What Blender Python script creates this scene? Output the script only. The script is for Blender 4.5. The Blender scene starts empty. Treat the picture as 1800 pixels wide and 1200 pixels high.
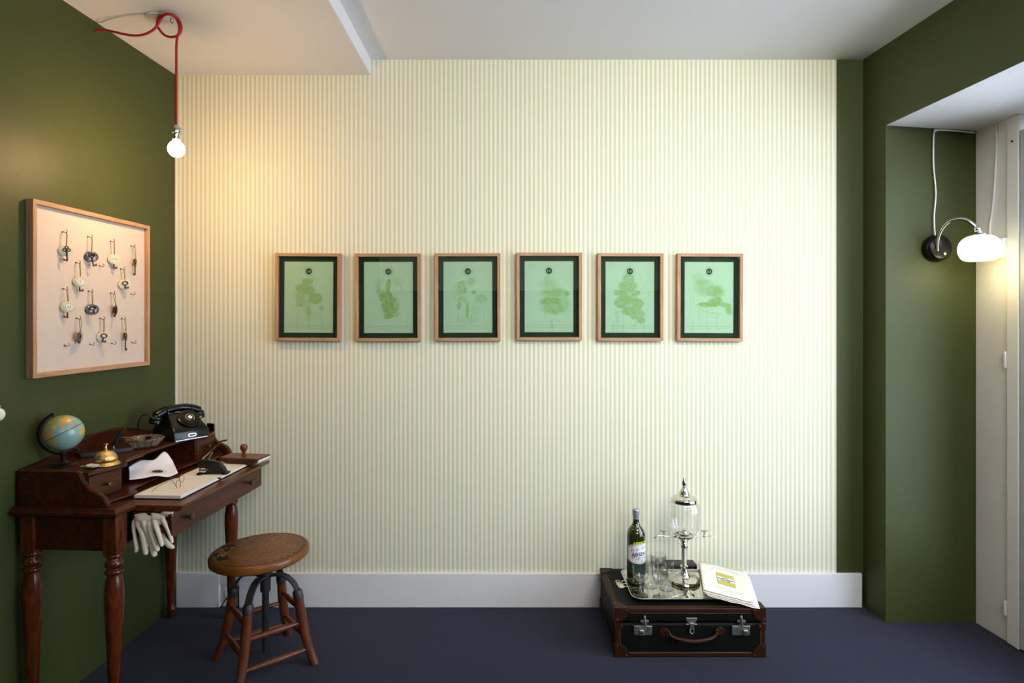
import bpy, bmesh, math, random
from mathutils import Vector, Matrix, noise as mnoise
PI = math.pi
rnd = random.Random(7)
S = bpy.context.scene
COL = S.collection

# ------------------------------------------------------------------ camera, world, lights, exposure
CAMZ = 1.3635
FPX = 1050.0
D = 2.835                                   # distance to the papered wall
cam = bpy.data.objects.new('camera', bpy.data.cameras.new('camera'))
COL.objects.link(cam)
cam.location = (0, 0, CAMZ); cam.rotation_euler = (PI/2, 0, 0)
cam.data.sensor_width = 36; cam.data.lens = 36*FPX/1800
cam.data.shift_x = 10/1800; cam.data.shift_y = -40/1800
cam.data.clip_start = .02
S.camera = cam

W = bpy.data.worlds.new('world'); S.world = W; W.use_nodes = True
W.node_tree.nodes['Background'].inputs[0].default_value = (.76, .82, 1.0, 1)
W.node_tree.nodes['Background'].inputs[1].default_value = 7.0

S.view_settings.view_transform = 'Standard'
S.view_settings.look = 'None'
S.view_settings.gamma = 1
S.view_settings.use_curve_mapping = False
S.view_settings.exposure = 0.0

def area(name, loc, target, sx, sy, power, color, spread=180):
    l = bpy.data.lights.new(name, 'AREA'); l.shape = 'RECTANGLE'; l.size = sx; l.size_y = sy
    l.energy = power; l.color = color; l.spread = math.radians(spread)
    o = bpy.data.objects.new(name, l); COL.objects.link(o); o.location = loc
    o.rotation_euler = (Vector(target)-Vector(loc)).to_track_quat('-Z', 'Y').to_euler()
    return o
area('window_daylight', (2.62, 1.45, 1.30), (1.6, 2.1, .35), 1.7, 2.0, 22, (.68, .80, 1.0), 150)
area('ceiling_lamp', (1.25, .75, 2.52), (.80, 2.83, 1.35), 1.0, .35, 14.5, (1.0, .975, .92), 110)
area('room_fill', (1.0, -1.7, 2.45), (.9, 2.8, 1.5), 2.0, .14, 14, (1.0, .98, .96), 75)

# ------------------------------------------------------------------ helpers
def P(px, py, Y):                            # a point of the place seen at (px, py), Y metres into the room
    return Vector(((px-890)/FPX*Y, Y, CAMZ-(py-560)/FPX*Y))
def G(px, py, Z):                            # the same, at a known height
    return P(px, py, (CAMZ-Z)*FPX/(py-560))
KW = .06
def wallx(Y): return -1.569+KW*(Y-D)
WROT = -math.atan(KW)
def onwall(px, py, off=0.0):                 # a point of the left wall -> world
    Y = (-1.7391+off)/((px-890)/FPX-KW)
    return P(px, py, Y)
def lin(r, g, b, k=1.0):
    f = lambda c: ((c/255)/12.92 if c/255 <= .04045 else (((c/255)+.055)/1.055)**2.4)*k
    return (f(r), f(g), f(b), 1)

class MB:
    def __init__(s): s.v = []; s.f = []; s.m = []; s.mi = 0
    def add(s, vs, fs, M=None):
        n = len(s.v)
        s.v += [(M @ Vector(v)) if M else Vector(v) for v in vs]
        s.f += [tuple(i+n for i in f) for f in fs]; s.m += [s.mi]*len(fs)
        return s
    def box(s, a, b, M=None):
        x0, y0, z0 = a; x1, y1, z1 = b
        return s.add([(x0,y0,z0),(x1,y0,z0),(x1,y1,z0),(x0,y1,z0),(x0,y0,z1),(x1,y0,z1),(x1,y1,z1),(x0,y1,z1)],
                     [(0,3,2,1),(4,5,6,7),(0,1,5,4),(1,2,6,5),(2,3,7,6),(3,0,4,7)], M)
    def loft(s, loops, cap=True, closed=True, M=None):
        n = len(loops[0]); vs = [p for l in loops for p in l]; fs = []
        for k in range(len(loops)-1):
            for i in range(n if closed else n-1):
                j = (i+1) % n
                fs.append((k*n+i, k*n+j, (k+1)*n+j, (k+1)*n+i))
        if cap:
            fs.append(tuple(range(n))[::-1]); fs.append(tuple((len(loops)-1)*n+i for i in range(n)))
        return s.add(vs, fs, M)
    def prism(s, pts, w0, w1, ax='z', M=None):
        f = {'z': lambda u, v, w: (u, v, w), 'y': lambda u, v, w: (u, w, v), 'x': lambda u, v, w: (w, u, v)}[ax]
        return s.loft([[f(u, v, w0) for u, v in pts], [f(u, v, w1) for u, v in pts]], M=M)
    def lathe(s, prof, seg=32, M=None, mod=None, cap=True):     # prof: (r, z) bottom to top
        loops = []
        for r, z in prof:
            loops.append([((r*(mod(2*PI*i/seg, z) if mod else 1))*math.cos(2*PI*i/seg),
                           (r*(mod(2*PI*i/seg, z) if mod else 1))*math.sin(2*PI*i/seg), z) for i in range(seg)])
        return s.loft(loops, cap, True, M)
    def tube(s, pts, r, seg=10, M=None, flat=1.0, cap=True):
        pts = [Vector(p) for p in pts]; n = len(pts)
        rs = r if isinstance(r, (list, tuple)) else [r]*n
        t0 = (pts[1]-pts[0]).normalized()
        up = Vector((0,0,1)) if abs(t0.z) < .9 else Vector((1,0,0))
        u = (up-t0*up.dot(t0)).normalized(); loops = []
        for i in range(n):
            t = (pts[min(i+1,n-1)]-pts[max(i-1,0)]).normalized()
            u = (u-t*u.dot(t)).normalized(); w = t.cross(u)
            loops.append([pts[i]+(u*math.cos(2*PI*k/seg)*flat+w*math.sin(2*PI*k/seg))*rs[i] for k in range(seg)])
        return s.loft(loops, cap, True, M)
    def ball(s, c, r, seg=16, M=None, sq=(1,1,1)):
        loops = []
        h = seg//2
        for k in range(1, h):
            a = PI*k/h
            loops.append([(c[0]+r*sq[0]*math.sin(a)*math.cos(2*PI*i/seg), c[1]+r*sq[1]*math.sin(a)*math.sin(2*PI*i/seg), c[2]-r*sq[2]*math.cos(a)) for i in range(seg)])
        return s.loft(loops, True, True, M)
    def cyl(s, c, r, h, seg=20, M=None, axis='z'):
        T = Matrix.Translation(c)
        if axis == 'y': T = T @ Matrix.Rotation(PI/2, 4, 'X')
        if axis == 'x': T = T @ Matrix.Rotation(PI/2, 4, 'Y')
        return s.lathe([(r, -h/2), (r, h/2)], seg, (M @ T) if M else T)
    def grid(s, fn, nu, nv, M=None):
        vs = [fn(i/nu, j/nv) for j in range(nv+1) for i in range(nu+1)]
        fs = [(j*(nu+1)+i, j*(nu+1)+i+1, (j+1)*(nu+1)+i+1, (j+1)*(nu+1)+i) for j in range(nv) for i in range(nu)]
        return s.add(vs, fs, M)
    def build(s, name, mats, parent=None, bevel=0, bseg=2, ang=35, recalc=True, thick=0, remesh=0, smooth=True):
        me = bpy.data.meshes.new(name)
        me.from_pydata([tuple(v) for v in s.v], [], s.f)
        for m in (mats if isinstance(mats, (list, tuple)) else [mats]): me.materials.append(m)
        me.polygons.foreach_set('material_index', s.m)
        if recalc:
            bm = bmesh.new(); bm.from_mesh(me); bmesh.ops.recalc_face_normals(bm, faces=bm.faces); bm.to_mesh(me); bm.free()
        if smooth:
            me.shade_smooth(); me.set_sharp_from_angle(angle=math.radians(ang))
        me.update()
        o = bpy.data.objects.new(name, me); COL.objects.link(o)
        if parent: o.parent = parent
        if thick:
            q = o.modifiers.new('solid', 'SOLIDIFY'); q.thickness = thick; q.offset = 0
        if bevel:
            q = o.modifiers.new('bevel', 'BEVEL'); q.width = bevel; q.segments = bseg; q.limit_method = 'ANGLE'; q.angle_limit = math.radians(40)
            q.harden_normals = False
        if remesh:
            q = o.modifiers.new('remesh', 'REMESH'); q.mode = 'VOXEL'; q.voxel_size = remesh; q.use_smooth_shade = True
            q = o.modifiers.new('soft', 'SMOOTH'); q.factor = .6; q.iterations = 4
        return o

def thing(name, label, cat, loc=(0,0,0), rotz=0, group=None):
    o = bpy.data.objects.new(name, None); COL.objects.link(o)
    o.empty_display_size = .05
    o.location = loc; o.rotation_euler = (0, 0, rotz); o['label'] = label; o['category'] = cat
    if group: o['group'] = group
    return o
def tag(o, label, cat, group=None):
    o['label'] = label; o['category'] = cat
    if group: o['group'] = group
    return o
def struct(o): o['kind'] = 'structure'; return o
def lab(o, label): o['label'] = label; return o

def text_mesh(txt, size, bold=0.0, align='CENTER', space=1.0):
    c = bpy.data.curves.new('t', 'FONT'); c.body = txt; c.size = size; c.align_x = align; c.align_y = 'CENTER'
    c.offset = bold; c.space_character = space; c.resolution_u = 3
    o = bpy.data.objects.new('t', c); COL.objects.link(o)
    dg = bpy.context.evaluated_depsgraph_get(); dg.update()
    me = bpy.data.meshes.new_from_object(o.evaluated_get(dg))
    vs = [v.co.copy() for v in me.vertices]; fs = [tuple(p.vertices) for p in me.polygons]
    COL.objects.unlink(o); bpy.data.objects.remove(o); bpy.data.curves.remove(c); bpy.data.meshes.remove(me)
    return vs, fs
def add_text(mb, txt, size, mp, **k):
    vs, fs = text_mesh(txt, size, **k)
    mb.add([mp(v.x, v.y) for v in vs], fs)

# ------------------------------------------------------------------ materials
def mat_base(name):
    m = bpy.data.materials.new(name); m.use_nodes = True
    nt = m.node_tree; b = nt.nodes['Principled BSDF']
    return m, nt, b
def pm(name, col, rough=.5, metal=0, coat=0, bump=0, bscale=200, var=0, vscale=8, emis=None, estr=0, spec=.5, ior=None, trans=0, coatr=.1, alpha=1, sheen=0):
    m, nt, b = mat_base(name)
    b.inputs['Base Color'].default_value = col; b.inputs['Roughness'].default_value = rough
    b.inputs['Metallic'].default_value = metal; b.inputs['Coat Weight'].default_value = coat
    b.inputs['Coat Roughness'].default_value = coatr
    b.inputs['Specular IOR Level'].default_value = spec
    b.inputs['Transmission Weight'].default_value = trans
    b.inputs['Alpha'].default_value = alpha
    b.inputs['Sheen Weight'].default_value = sheen
    if ior: b.inputs['IOR'].default_value = ior
    if emis: b.inputs['Emission Color'].default_value = emis; b.inputs['Emission Strength'].default_value = estr
    if bump or var: tc = nt.nodes.new('ShaderNodeTexCoord')
    if bump:
        n = nt.nodes.new('ShaderNodeTexNoise'); n.inputs['Scale'].default_value = bscale; n.inputs['Detail'].default_value = 4
        nt.links.new(tc.outputs['Object'], n.inputs['Vector'])
        bp = nt.nodes.new('ShaderNodeBump'); bp.inputs['Strength'].default_value = bump; bp.inputs['Distance'].default_value = .002
        nt.links.new(n.outputs['Fac'], bp.inputs['Height']); nt.links.new(bp.outputs['Normal'], b.inputs['Normal'])
    if var:
        n = nt.nodes.new('ShaderNodeTexNoise'); n.inputs['Scale'].default_value = vscale; n.inputs['Detail'].default_value = 5
        nt.links.new(tc.outputs['Object'], n.inputs['Vector'])
        mx = nt.nodes.new('ShaderNodeMix'); mx.data_type = 'RGBA'
        mx.inputs[6].default_value = tuple(c*(1-var) for c in col[:3])+(1,)
        mx.inputs[7].default_value = tuple(min(1, c*(1+var)) for c in col[:3])+(1,)
        nt.links.new(n.outputs['Fac'], mx.inputs[0]); nt.links.new(mx.outputs[2], b.inputs['Base Color'])
    return m
def wood(name, c1, c2, axis='y', rough=.3, coat=.5, spec=.3, scale=14, stretch=.07, bump=.15, wear=None):
    m, nt, b = mat_base(name)
    tc = nt.nodes.new('ShaderNodeTexCoord'); mp = nt.nodes.new('ShaderNodeMapping')
    sc = [1, 1, 1]; sc['xyz'.index(axis)] = stretch; mp.inputs['Scale'].default_value = sc
    nt.links.new(tc.outputs['Object'], mp.inputs['Vector'])
    n = nt.nodes.new('ShaderNodeTexNoise'); n.inputs['Scale'].default_value = scale*4; n.inputs['Detail'].default_value = 6; n.inputs['Distortion'].default_value = 1.2
    nt.links.new(mp.outputs[0], n.inputs['Vector'])
    r = nt.nodes.new('ShaderNodeValToRGB'); r.color_ramp.elements[0].position = .32; r.color_ramp.elements[1].position = .7
    r.color_ramp.elements[0].color = c1; r.color_ramp.elements[1].color = c2
    nt.links.new(n.outputs['Fac'], r.inputs[0])
    out = r.outputs[0]
    if wear:
        n2 = nt.nodes.new('ShaderNodeTexNoise'); n2.inputs['Scale'].default_value = 9; n2.inputs['Detail'].default_value = 8; n2.inputs['Roughness'].default_value = .7
        nt.links.new(tc.outputs['Object'], n2.inputs['Vector'])
        r2 = nt.nodes.new('ShaderNodeValToRGB'); r2.color_ramp.elements[0].position = .52; r2.color_ramp.elements[1].position = .68
        r2.color_ramp.elements[0].color = (0,0,0,1); r2.color_ramp.elements[1].color = (1,1,1,1)
        nt.links.new(n2.outputs['Fac'], r2.inputs[0])
        mx = nt.nodes.new('ShaderNodeMix'); mx.data_type = 'RGBA'; nt.links.new(r2.outputs[0], mx.inputs[0])
        nt.links.new(out, mx.inputs[6]); mx.inputs[7].default_value = wear; out = mx.outputs[2]
    nt.links.new(out, b.inputs['Base Color'])
    b.inputs['Roughness'].default_value = rough; b.inputs['Coat Weight'].default_value = coat; b.inputs['Coat Roughness'].default_value = .15; b.inputs['Specular IOR Level'].default_value = spec
    bp = nt.nodes.new('ShaderNodeBump'); bp.inputs['Strength'].default_value = bump; bp.inputs['Distance'].default_value = .001
    nt.links.new(n.outputs['Fac'], bp.inputs['Height']); nt.links.new(bp.outputs['Normal'], b.inputs['Normal'])
    return m
def thin_glass(name, tint=(1,1,1,1), refl=1.0, rough=0.0):
    m = bpy.data.materials.new(name); m.use_nodes = True; nt = m.node_tree; nt.nodes.clear()
    o = nt.nodes.new('ShaderNodeOutputMaterial'); mx = nt.nodes.new('ShaderNodeMixShader')
    t = nt.nodes.new('ShaderNodeBsdfTransparent'); t.inputs[0].default_value = tint
    g = nt.nodes.new('ShaderNodeBsdfGlossy'); g.inputs['Roughness'].default_value = rough
    f = nt.nodes.new('ShaderNodeFresnel'); ge = nt.nodes.new('ShaderNodeNewGeometry')   # the same reflectance on both faces of the pane
    io = nt.nodes.new('ShaderNodeMapRange'); io.inputs[3].default_value = 1.5; io.inputs[4].default_value = 1/1.5
    nt.links.new(ge.outputs['Backfacing'], io.inputs[0]); nt.links.new(io.outputs[0], f.inputs[0])
    mu = nt.nodes.new('ShaderNodeMath'); mu.operation = 'MULTIPLY'; mu.inputs[1].default_value = refl; mu.use_clamp = True
    nt.links.new(f.outputs[0], mu.inputs[0]); nt.links.new(mu.outputs[0], mx.inputs[0])
    nt.links.new(t.outputs[0], mx.inputs[1]); nt.links.new(g.outputs[0], mx.inputs[2]); nt.links.new(mx.outputs[0], o.inputs[0])
    return m

def wallpaper_mat():
    m, nt, b = mat_base('striped_wallpaper')
    tc = nt.nodes.new('ShaderNodeTexCoord'); sx = nt.nodes.new('ShaderNodeSeparateXYZ'); nt.links.new(tc.outputs['Object'], sx.inputs[0])
    def mt(op, a, v=None, v2=None):
        n = nt.nodes.new('ShaderNodeMath'); n.operation = op
        if hasattr(a, 'links'): nt.links.new(a, n.inputs[0])
        else: n.inputs[0].default_value = a
        if v is not None: n.inputs[1].default_value = v
        if v2 is not None: n.inputs[2].default_value = v2
        return n.outputs[0]
    a = mt('SUBTRACT', sx.outputs[0], 1.1235); a = mt('MULTIPLY', a, 2*PI/.021347); a = mt('COSINE', a)
    mr = nt.nodes.new('ShaderNodeMapRange'); mr.interpolation_type = 'SMOOTHSTEP'; mr.inputs[1].default_value = -.55; mr.inputs[2].default_value = .75
    nt.links.new(a, mr.inputs[0])
    n = nt.nodes.new('ShaderNodeTexNoise'); n.inputs['Scale'].default_value = 1.6; n.inputs['Detail'].default_value = 3
    nt.links.new(tc.outputs['Object'], n.inputs['Vector'])
    mx = nt.nodes.new('ShaderNodeMix'); mx.data_type = 'RGBA'
    mx.inputs[6].default_value = lin(205, 210, 170); mx.inputs[7].default_value = lin(238, 231, 217)
    nt.links.new(mr.outputs[0], mx.inputs[0]); nt.links.new(mx.outputs[2], b.inputs['Base Color'])
    b.inputs['Roughness'].default_value = .75
    n2 = nt.nodes.new('ShaderNodeTexNoise'); n2.inputs['Scale'].default_value = 260
    nt.links.new(tc.outputs['Object'], n2.inputs['Vector'])
    bp = nt.nodes.new('ShaderNodeBump'); bp.inputs['Strength'].default_value = .15; bp.inputs['Distance'].default_value = .001
    nt.links.new(n2.outputs['Fac'], bp.inputs['Height']); nt.links.new(bp.outputs['Normal'], b.inputs['Normal'])
    return m

M = {}
M['paper_wall'] = wallpaper_mat()
M['green'] = pm('green_wall_paint', (.045, .058, .0135, 1), .5, bump=.25, bscale=60, var=.10, vscale=3, spec=.3)
M['white'] = pm('white_ceiling_paint', lin(224, 224, 225), .7, bump=.15, bscale=30, var=.03, vscale=2)
M['white2'] = pm('white_trim_paint', lin(226, 226, 226), .35, bump=.08, bscale=40)
M['plaster'] = pm('cream_plaster', lin(230, 227, 221), .6, bump=.4, bscale=18, var=.06, vscale=4)
M['carpet'] = pm('navy_carpet', (.0082, .0094, .0290, 1), .95, bump=.9, bscale=420, var=.35, vscale=5, spec=.1, sheen=.12)
M['mahog'] = wood('mahogany', (.022, .0038, .0010, 1), (.085, .0170, .0032, 1), 'y', .35, .15)
M['mahog_z'] = wood('mahogany_turned', (.038, .0066, .0014, 1), (.145, .029, .005, 1), 'z', .26, .3, scale=10, stretch=.2)
M['walnut'] = wood('walnut_slab', (.065, .016, .0035, 1), (.165, .050, .010, 1), 'y', .33, .2)
M['oak'] = wood('oak_frame', (.36, .19, .095, 1), (.52, .315, .175, 1), 'z', .5, .1, scale=20)
M['oak_h'] = wood('oak_frame_flat', (.36, .19, .095, 1), (.52, .315, .175, 1), 'x', .5, .1, scale=20)
M['oak_y'] = wood('oak_board_flat', (.36, .19, .095, 1), (.52, .315, .175, 1), 'y', .5, .1, scale=20)
M['stool'] = wood('stool_wood', (.085, .019, .006, 1), (.19, .050, .015, 1), 'z', .4, .25, scale=10, wear=(.10, .035, .015, 1))
M['seat'] = wood('stool_seat', (.115, .036, .005, 1), (.235, .085, .012, 1), 'x', .36, .3, scale=5, stretch=.5, wear=(.18, .06, .018, 1))
M['iron'] = pm('blackened_iron', (.055, .050, .052, 1), .5, .6, bump=.3, bscale=80, var=.2)
M['black'] = pm('black_bakelite', (.0040, .0040, .0045, 1), .22, spec=.35)
M['blackm'] = pm('black_enamel', (.008, .008, .009, 1), .3)
M['brass'] = pm('brass', (.85, .60, .24, 1), .22, 1, bump=.0)
M['brass_eng'] = pm('engraved_brass', (.85, .60, .24, 1), .25, 1, bump=1.0, bscale=260)
M['dbrass'] = pm('dull_brass', (.20, .13, .06, 1), .4, 1)
M['silver'] = pm('silver', (.70, .68, .62, 1), .10, 1)
M['chrome'] = pm('chrome', (.75, .75, .75, 1), .12, 1)
M['steel'] = pm('tarnished_steel', (.36, .36, .32, 1), .45, 1, var=.3, vscale=60)
M['paper'] = pm('cream_paper', lin(236, 232, 220), .7)
M['paperw'] = pm('white_paper', lin(228, 226, 226), .7)
M['ink'] = pm('black_ink', (.012, .012, .014, 1), .6)
M['red'] = pm('red_cord', (.42, .008, .012, 1), .55)
M['cotton'] = pm('cotton_glove', lin(236, 224, 198), .9, bump=.25, bscale=600, sheen=.3)
M['glass'] = pm('clear_glass', (1, 1, 1, 1), 0.0, trans=1, ior=1.45)
M['stemglass'] = thin_glass('stem_glass', (.997, .998, .995, 1), 1.9)
M['pane'] = thin_glass('picture_glass', (.97, .99, .97, 1), 1.9)
M['wpane'] = thin_glass('window_glass', (.97, .99, .99, 1), 1.0)
M['leather'] = pm('brown_leather', (.028, .0068, .0022, 1), .45, spec=.22, bump=.5, bscale=90, var=.35, vscale=25)
M['blackleather'] = pm('worn_black_canvas', (.0042, .0044, .0036, 1), .5, spec=.12, bump=.5, bscale=160, var=.5, vscale=30)
M['stitch'] = pm('stitching', (.22, .13, .07, 1), .7)
M['mat_board'] = pm('dark_green_mat', lin(22, 46, 30), .8)

def serif_lm(q, h, mp):                              # the letters L and M with serifs, h high, centred
    W_ = 1.88; f = lambda x, y: mp((x-W_/2)*h, (y-.5)*h)
    def bar(x0, y0, x1, y1): q.add([f(x0, y0), f(x1, y0), f(x1, y1), f(x0, y1)], [(0, 1, 2, 3)])
    bar(.12, 0, .27, 1); bar(0, 0, .62, .07); bar(0, .93, .40, 1); bar(.555, .07, .62, .27)
    o = .74
    bar(o+.12, .06, o+.18, .94); bar(o+.88, .06, o+1.03, .94); bar(o, 0, o+.30, .06); bar(o+.78, 0, o+1.14, .06); bar(o, .94, o+.26, 1); bar(o+.92, .94, o+1.14, 1)
    q.add([f(o+.10, 1), f(o+.27, 1), f(o+.62, .16), f(o+.53, .02)], [(0, 3, 2, 1)]); q.add([f(o+.53, .02), f(o+.60, .02), f(o+.97, 1), f(o+.89, 1)], [(0, 1, 2, 3)])
# ------------------------------------------------------------------ the room
def wall_strip(name, p0, p1, z0, z1, t, m, bev=0):   # wall along p0->p1 in plan, thickened by t
    a = Vector(p0); b = Vector(p1); d = (b-a).normalized(); n = Vector((-d.y, d.x))*t
    q = MB().prism([tuple(a), tuple(b), tuple(b+n), tuple(a+n)], z0, z1)
    return struct(q.build(name, m, bevel=bev))
CL, CU = 2.519, 2.592
YR = -2.0
RX = lambda Y: 1.693-.061*(Y-D)
NX = lambda Y: 2.106-.045*(Y-2.68)
struct(MB().box((-2.1, YR-.1, -.08), (2.75, D+.1, 0)).build('floor', M['carpet']))
wb = struct(MB().box((-1.75, D, -.0), (2.4, D+.12, 2.75)).build('wall_back', M['green']))
wp = MB().box((-1.569, D-.0012, .1), (1.566, D, 2.60)).build('wallpaper', M['paper_wall'], wb)
struct(MB().box((-1.5685, D-.007, .163), (-1.561, D-.0013, 2.52)).build('trim_1', M['paperw']))
wall_strip('wall_left', (wallx(YR), YR), (wallx(D), D), 0, 2.75, .12, M['green'])
# ceiling: lower slab over the desk, higher slab elsewhere, with the step between them
struct(MB().box((-2.0, YR-.1, CL), (-.643, D+.05, 2.80)).build('ceiling', M['white'], bevel=.004))
struct(MB().box((-.643, YR-.1, CU), (2.9, D+.05, 2.80)).build('ceiling_upper', M['white']))
# right wall: short return, then the deep window bay under a soffit
SZ = 2.231
struct(MB().prism([(RX(D), D), (RX(2.68), 2.68), (2.9, 2.68), (2.9, D+.1), (RX(D), D+.1)], 0, 2.75).build('wall_right', M['green']))
YB = .15
struct(MB().prism([(RX(2.68), 2.68), (RX(YB), YB), (2.75, YB), (2.75, 2.68)], SZ, 2.75).build('wall_right_header', M['green']))
q = MB()   # the white soffit, a little lower towards the window
q.loft([[(RX(2.68)+.0015, 2.68, SZ-.0006), (NX(2.68), 2.68, 2.205), (2.75, 2.68, 2.205), (2.75, 2.68, SZ+.012), (RX(2.68)+.0015, 2.68, SZ+.012)],
        [(RX(YB)+.0015, YB, SZ-.0006), (NX(YB), YB, 2.205), (2.75, YB, 2.205), (2.75, YB, SZ+.012), (RX(YB)+.0015, YB, SZ+.012)]])
struct(q.build('ceiling_bay', M['white']))
struct(MB().prism([(RX(YB), YB), (RX(YR), YR), (2.75, YR), (2.75, YB)], 0, 2.75).build('wall_right_near', M['green']))
YF = 2.510
struct(MB().prism([(NX(2.68), 2.68), (NX(YF), YF), (NX(YF)+.1, YF), (NX(YF)+.1, 2.68)], 0, 2.21).build('wall_bay', M['plaster'], bevel=.002))
# french window: frame with catches, leaf and panes
wn = bpy.data.objects.new('window_1', None); COL.objects.link(wn); wn['kind'] = 'structure'; wn.location = (NX(YF), YF, 0)
q = MB(); q.prism([(-.012, 0), (-.012, -.058), (.10, -.058), (.10, 0)], 0.004, 2.205)
q.box((.035, -2.36, 0.0), (.10, -.055, .05)); q.box((.035, -2.36, 2.14), (.10, -.055, 2.205)); q.box((.035, -2.36, 0), (.10, -2.30, 2.205))
q.build('window_frame', M['plaster'], wn, bevel=.003)
for k in range(2):
    y1 = -.0625-k*1.12; y0 = y1-1.11
    lf = MB()
    lf.box((-.010, y1-.07, .012), (.032, y1, 2.135)); lf.box((-.010, y0, .055), (.032, y0+.07, 2.135))
    lf.box((-.010, y0+.07, .055), (.032, y1-.07, .28)); lf.box((-.010, y0+.07, 2.06), (.032, y1-.07, 2.135))
    lf.box((-.004, y0+.07, 1.15), (.026, y1-.07, 1.19))
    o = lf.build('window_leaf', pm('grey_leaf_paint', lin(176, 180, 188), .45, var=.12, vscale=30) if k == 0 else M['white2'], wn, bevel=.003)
    MB().box((.010, y0+.06, .27), (.014, y1-.06, 2.07)).build('window_pane', M['wpane'], o)
for z0, z1 in ((1.155, 1.225), (.115, .175)):
    MB().box((-.017, .0005, z0), (.0, .013, z1)).build('window_catch', M['white2'], wn, bevel=.003)
MB().cyl((-.014, -.030, 2.10), .004, .006, 10, axis='x').build('window_bolt', M['ink'], wn)
# the room behind the camera (seen only in the picture glass)
wr = struct(MB().box((-2.0, YR-.12, 0), (2.75, YR, 2.75)).build('wall_rear', M['green']))
MB().box((-1.62, YR, 1.72), (1.95, YR+.002, 2.60)).build('wallpaper', M['paper_wall'], wr)
struct(MB().box((-1.66, YR+.001, 1.66), (1.95, YR+.03, 1.72)).build('trim_2', M['green']))
# baseboard, with a gap that holds the socket
BZ = .160
bb = MB(); x0 = P(385, 0, D-.015).x; x1 = P(420, 0, D-.015).x
bb.box((-1.560, D-.015, 0), (x0, D, BZ+.001)); bb.box((x0, D-.013, .104), (x1, D, BZ)); bb.box((x1, D-.015, 0), (1.680, D, BZ))
struct(bb.build('baseboard_back', M['white2'], bevel=.002))
# carpet edge in front of the right-hand bay needs nothing: the walls stand on the floor
so = thing('wall_socket', 'white wall socket set in the gap of the white baseboard behind the stool', 'socket', (P(400, 0, D-.006).x, D, .055))
MB().box((-.036, -.003, -.053), (.048, -.0003, .048)).build('recess_plate', M['white2'], so)
MB().box((-.020, -.010, -.035), (.034, -.003, .040)).build('face_plate', M['white2'], so, bevel=.002)
MB().cyl((.006, -.012, .012), .016, .006, 20, axis='y').build('socket_ring', M['plaster'], so)
q = MB(); q.tube([(.008, -.018, -.004), (-.008, -.022, -.022), (-.020, -.026, -.045), (-.026, -.03, -.0545+.0035)], .0032, 8)
tag(q.build('power_cord', M['blackm']), 'short black power cord dropping from the wall socket to the carpet', 'cord').location = so.location

# ------------------------------------------------------------------ pendant bulb on the red cord
YL = 2.289
rose = thing('ceiling_rose', 'flat white round ceiling rose above the looped red cord', 'ceiling rose', (P(279, 31, 2.293).x, 2.293, CL))
MB().lathe([(.040, -.006), (.045, -.004), (.046, 0)], 40).build('rose_cover', M['white2'], rose, bevel=.001)
MB().tube([(.046, .0, -.001), (.046, .0, -.016), (.051, .0, -.022), (.057, .0, -.016)], .0022, 8).build('hook', M['steel'], rose)
# thin seam cord clipped flat on the ceiling
q = MB().tube([onwall(168, 33, .01), P(200, 31, 2.28), P(240, 27, 2.26), P(256, 24, 2.26)], .0016, 6)
for v in q.v: v.z = CL-.0035+(v.z % .0016)
tag(q.build('ceiling_wire', M['white2']), 'thin white wire painted onto the ceiling beside the ceiling rose', 'wire')
pl = thing('pendant_lamp', 'lit bare bulb hanging on a looped red fabric cord near the corner', 'lamp', (P(310, 200, YL).x, YL, 0))
L0 = pl.location
def catmull(pts, n=10):
    out = []; p = [pts[0]]+list(pts)+[pts[-1]]
    for i in range(1, len(p)-2):
        for k in range(n):
            t = k/n
            out.append(tuple(.5*((2*p[i][j])+(-p[i-1][j]+p[i+1][j])*t+(2*p[i-1][j]-5*p[i][j]+4*p[i+1][j]-p[i+2][j])*t*t+(-p[i-1][j]+3*p[i][j]-3*p[i+1][j]+p[i+2][j])*t**3) for j in range(len(p[0]))))
    out.append(tuple(pts[-1])); return out
path = [(168.5, 54, 2.326), (184, 52.5, 2.325), (205, 57, 2.30), (230, 62, 2.28), (252, 61, 2.27), (270, 52, 2.262), (279, 40, 2.262), (288, 27, 2.27), (300, 25, 2.285), (313, 33, 2.295),
        (319, 48, 2.300), (315, 60, 2.302), (304, 65, 2.303), (290, 62, 2.305), (279, 50, 2.305), (276, 40, 2.298), (283, 28, 2.296), (297, 24.5, 2.292), (308, 30, 2.290), (314, 42, 2.288), (315, 55, 2.288), (311.5, 66, 2.289), (310, 85, 2.289)]
pts = [P(a, b, min(c, (CL-.012-CAMZ)*FPX/(560-b)))-L0 for a, b, c in catmull(path, 6)]
pts += [Vector((0, 0, P(0, y, YL).z)) for y in (100, 140, 180, 222)]
MB().tube(pts, .0046, 8).build('cord', M['red'], pl)
zc = P(0, 262, YL).z
MB().lathe([(.006, .093), (.012, .091), (.013, .083), (.019, .082), (.020, .076), (.014, .074), (.0145, .068), (.021, .067), (.0205, .060), (.0145, .058), (.014, .045), (.0125, .036), (.0125, .034)][::-1], 24,
           Matrix.Translation((0, 0, zc))).build('socket', M['chrome'], pl)
bulbm = pm('bulb_glow', (1, .8, .5, 1), .3, emis=(1, .66, .30, 1), estr=42)
MB().lathe([(.0005, -.031), (.010, -.0295), (.020, -.024), (.028, -.013), (.0305, 0), (.028, .012), (.021, .023), (.014, .030), (.0125, .037)], 28,
           Matrix.Translation((0, 0, zc))).build('bulb', bulbm, pl)
bl = bpy.data.lights.new('bulb_light', 'POINT'); bl.energy = 12.0; bl.color = (1, .60, .28); bl.shadow_soft_size = .03
blo = bpy.data.objects.new('bulb_light', bl); COL.objects.link(blo); blo.location = (L0.x, YL-.0, zc-.045)

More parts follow.
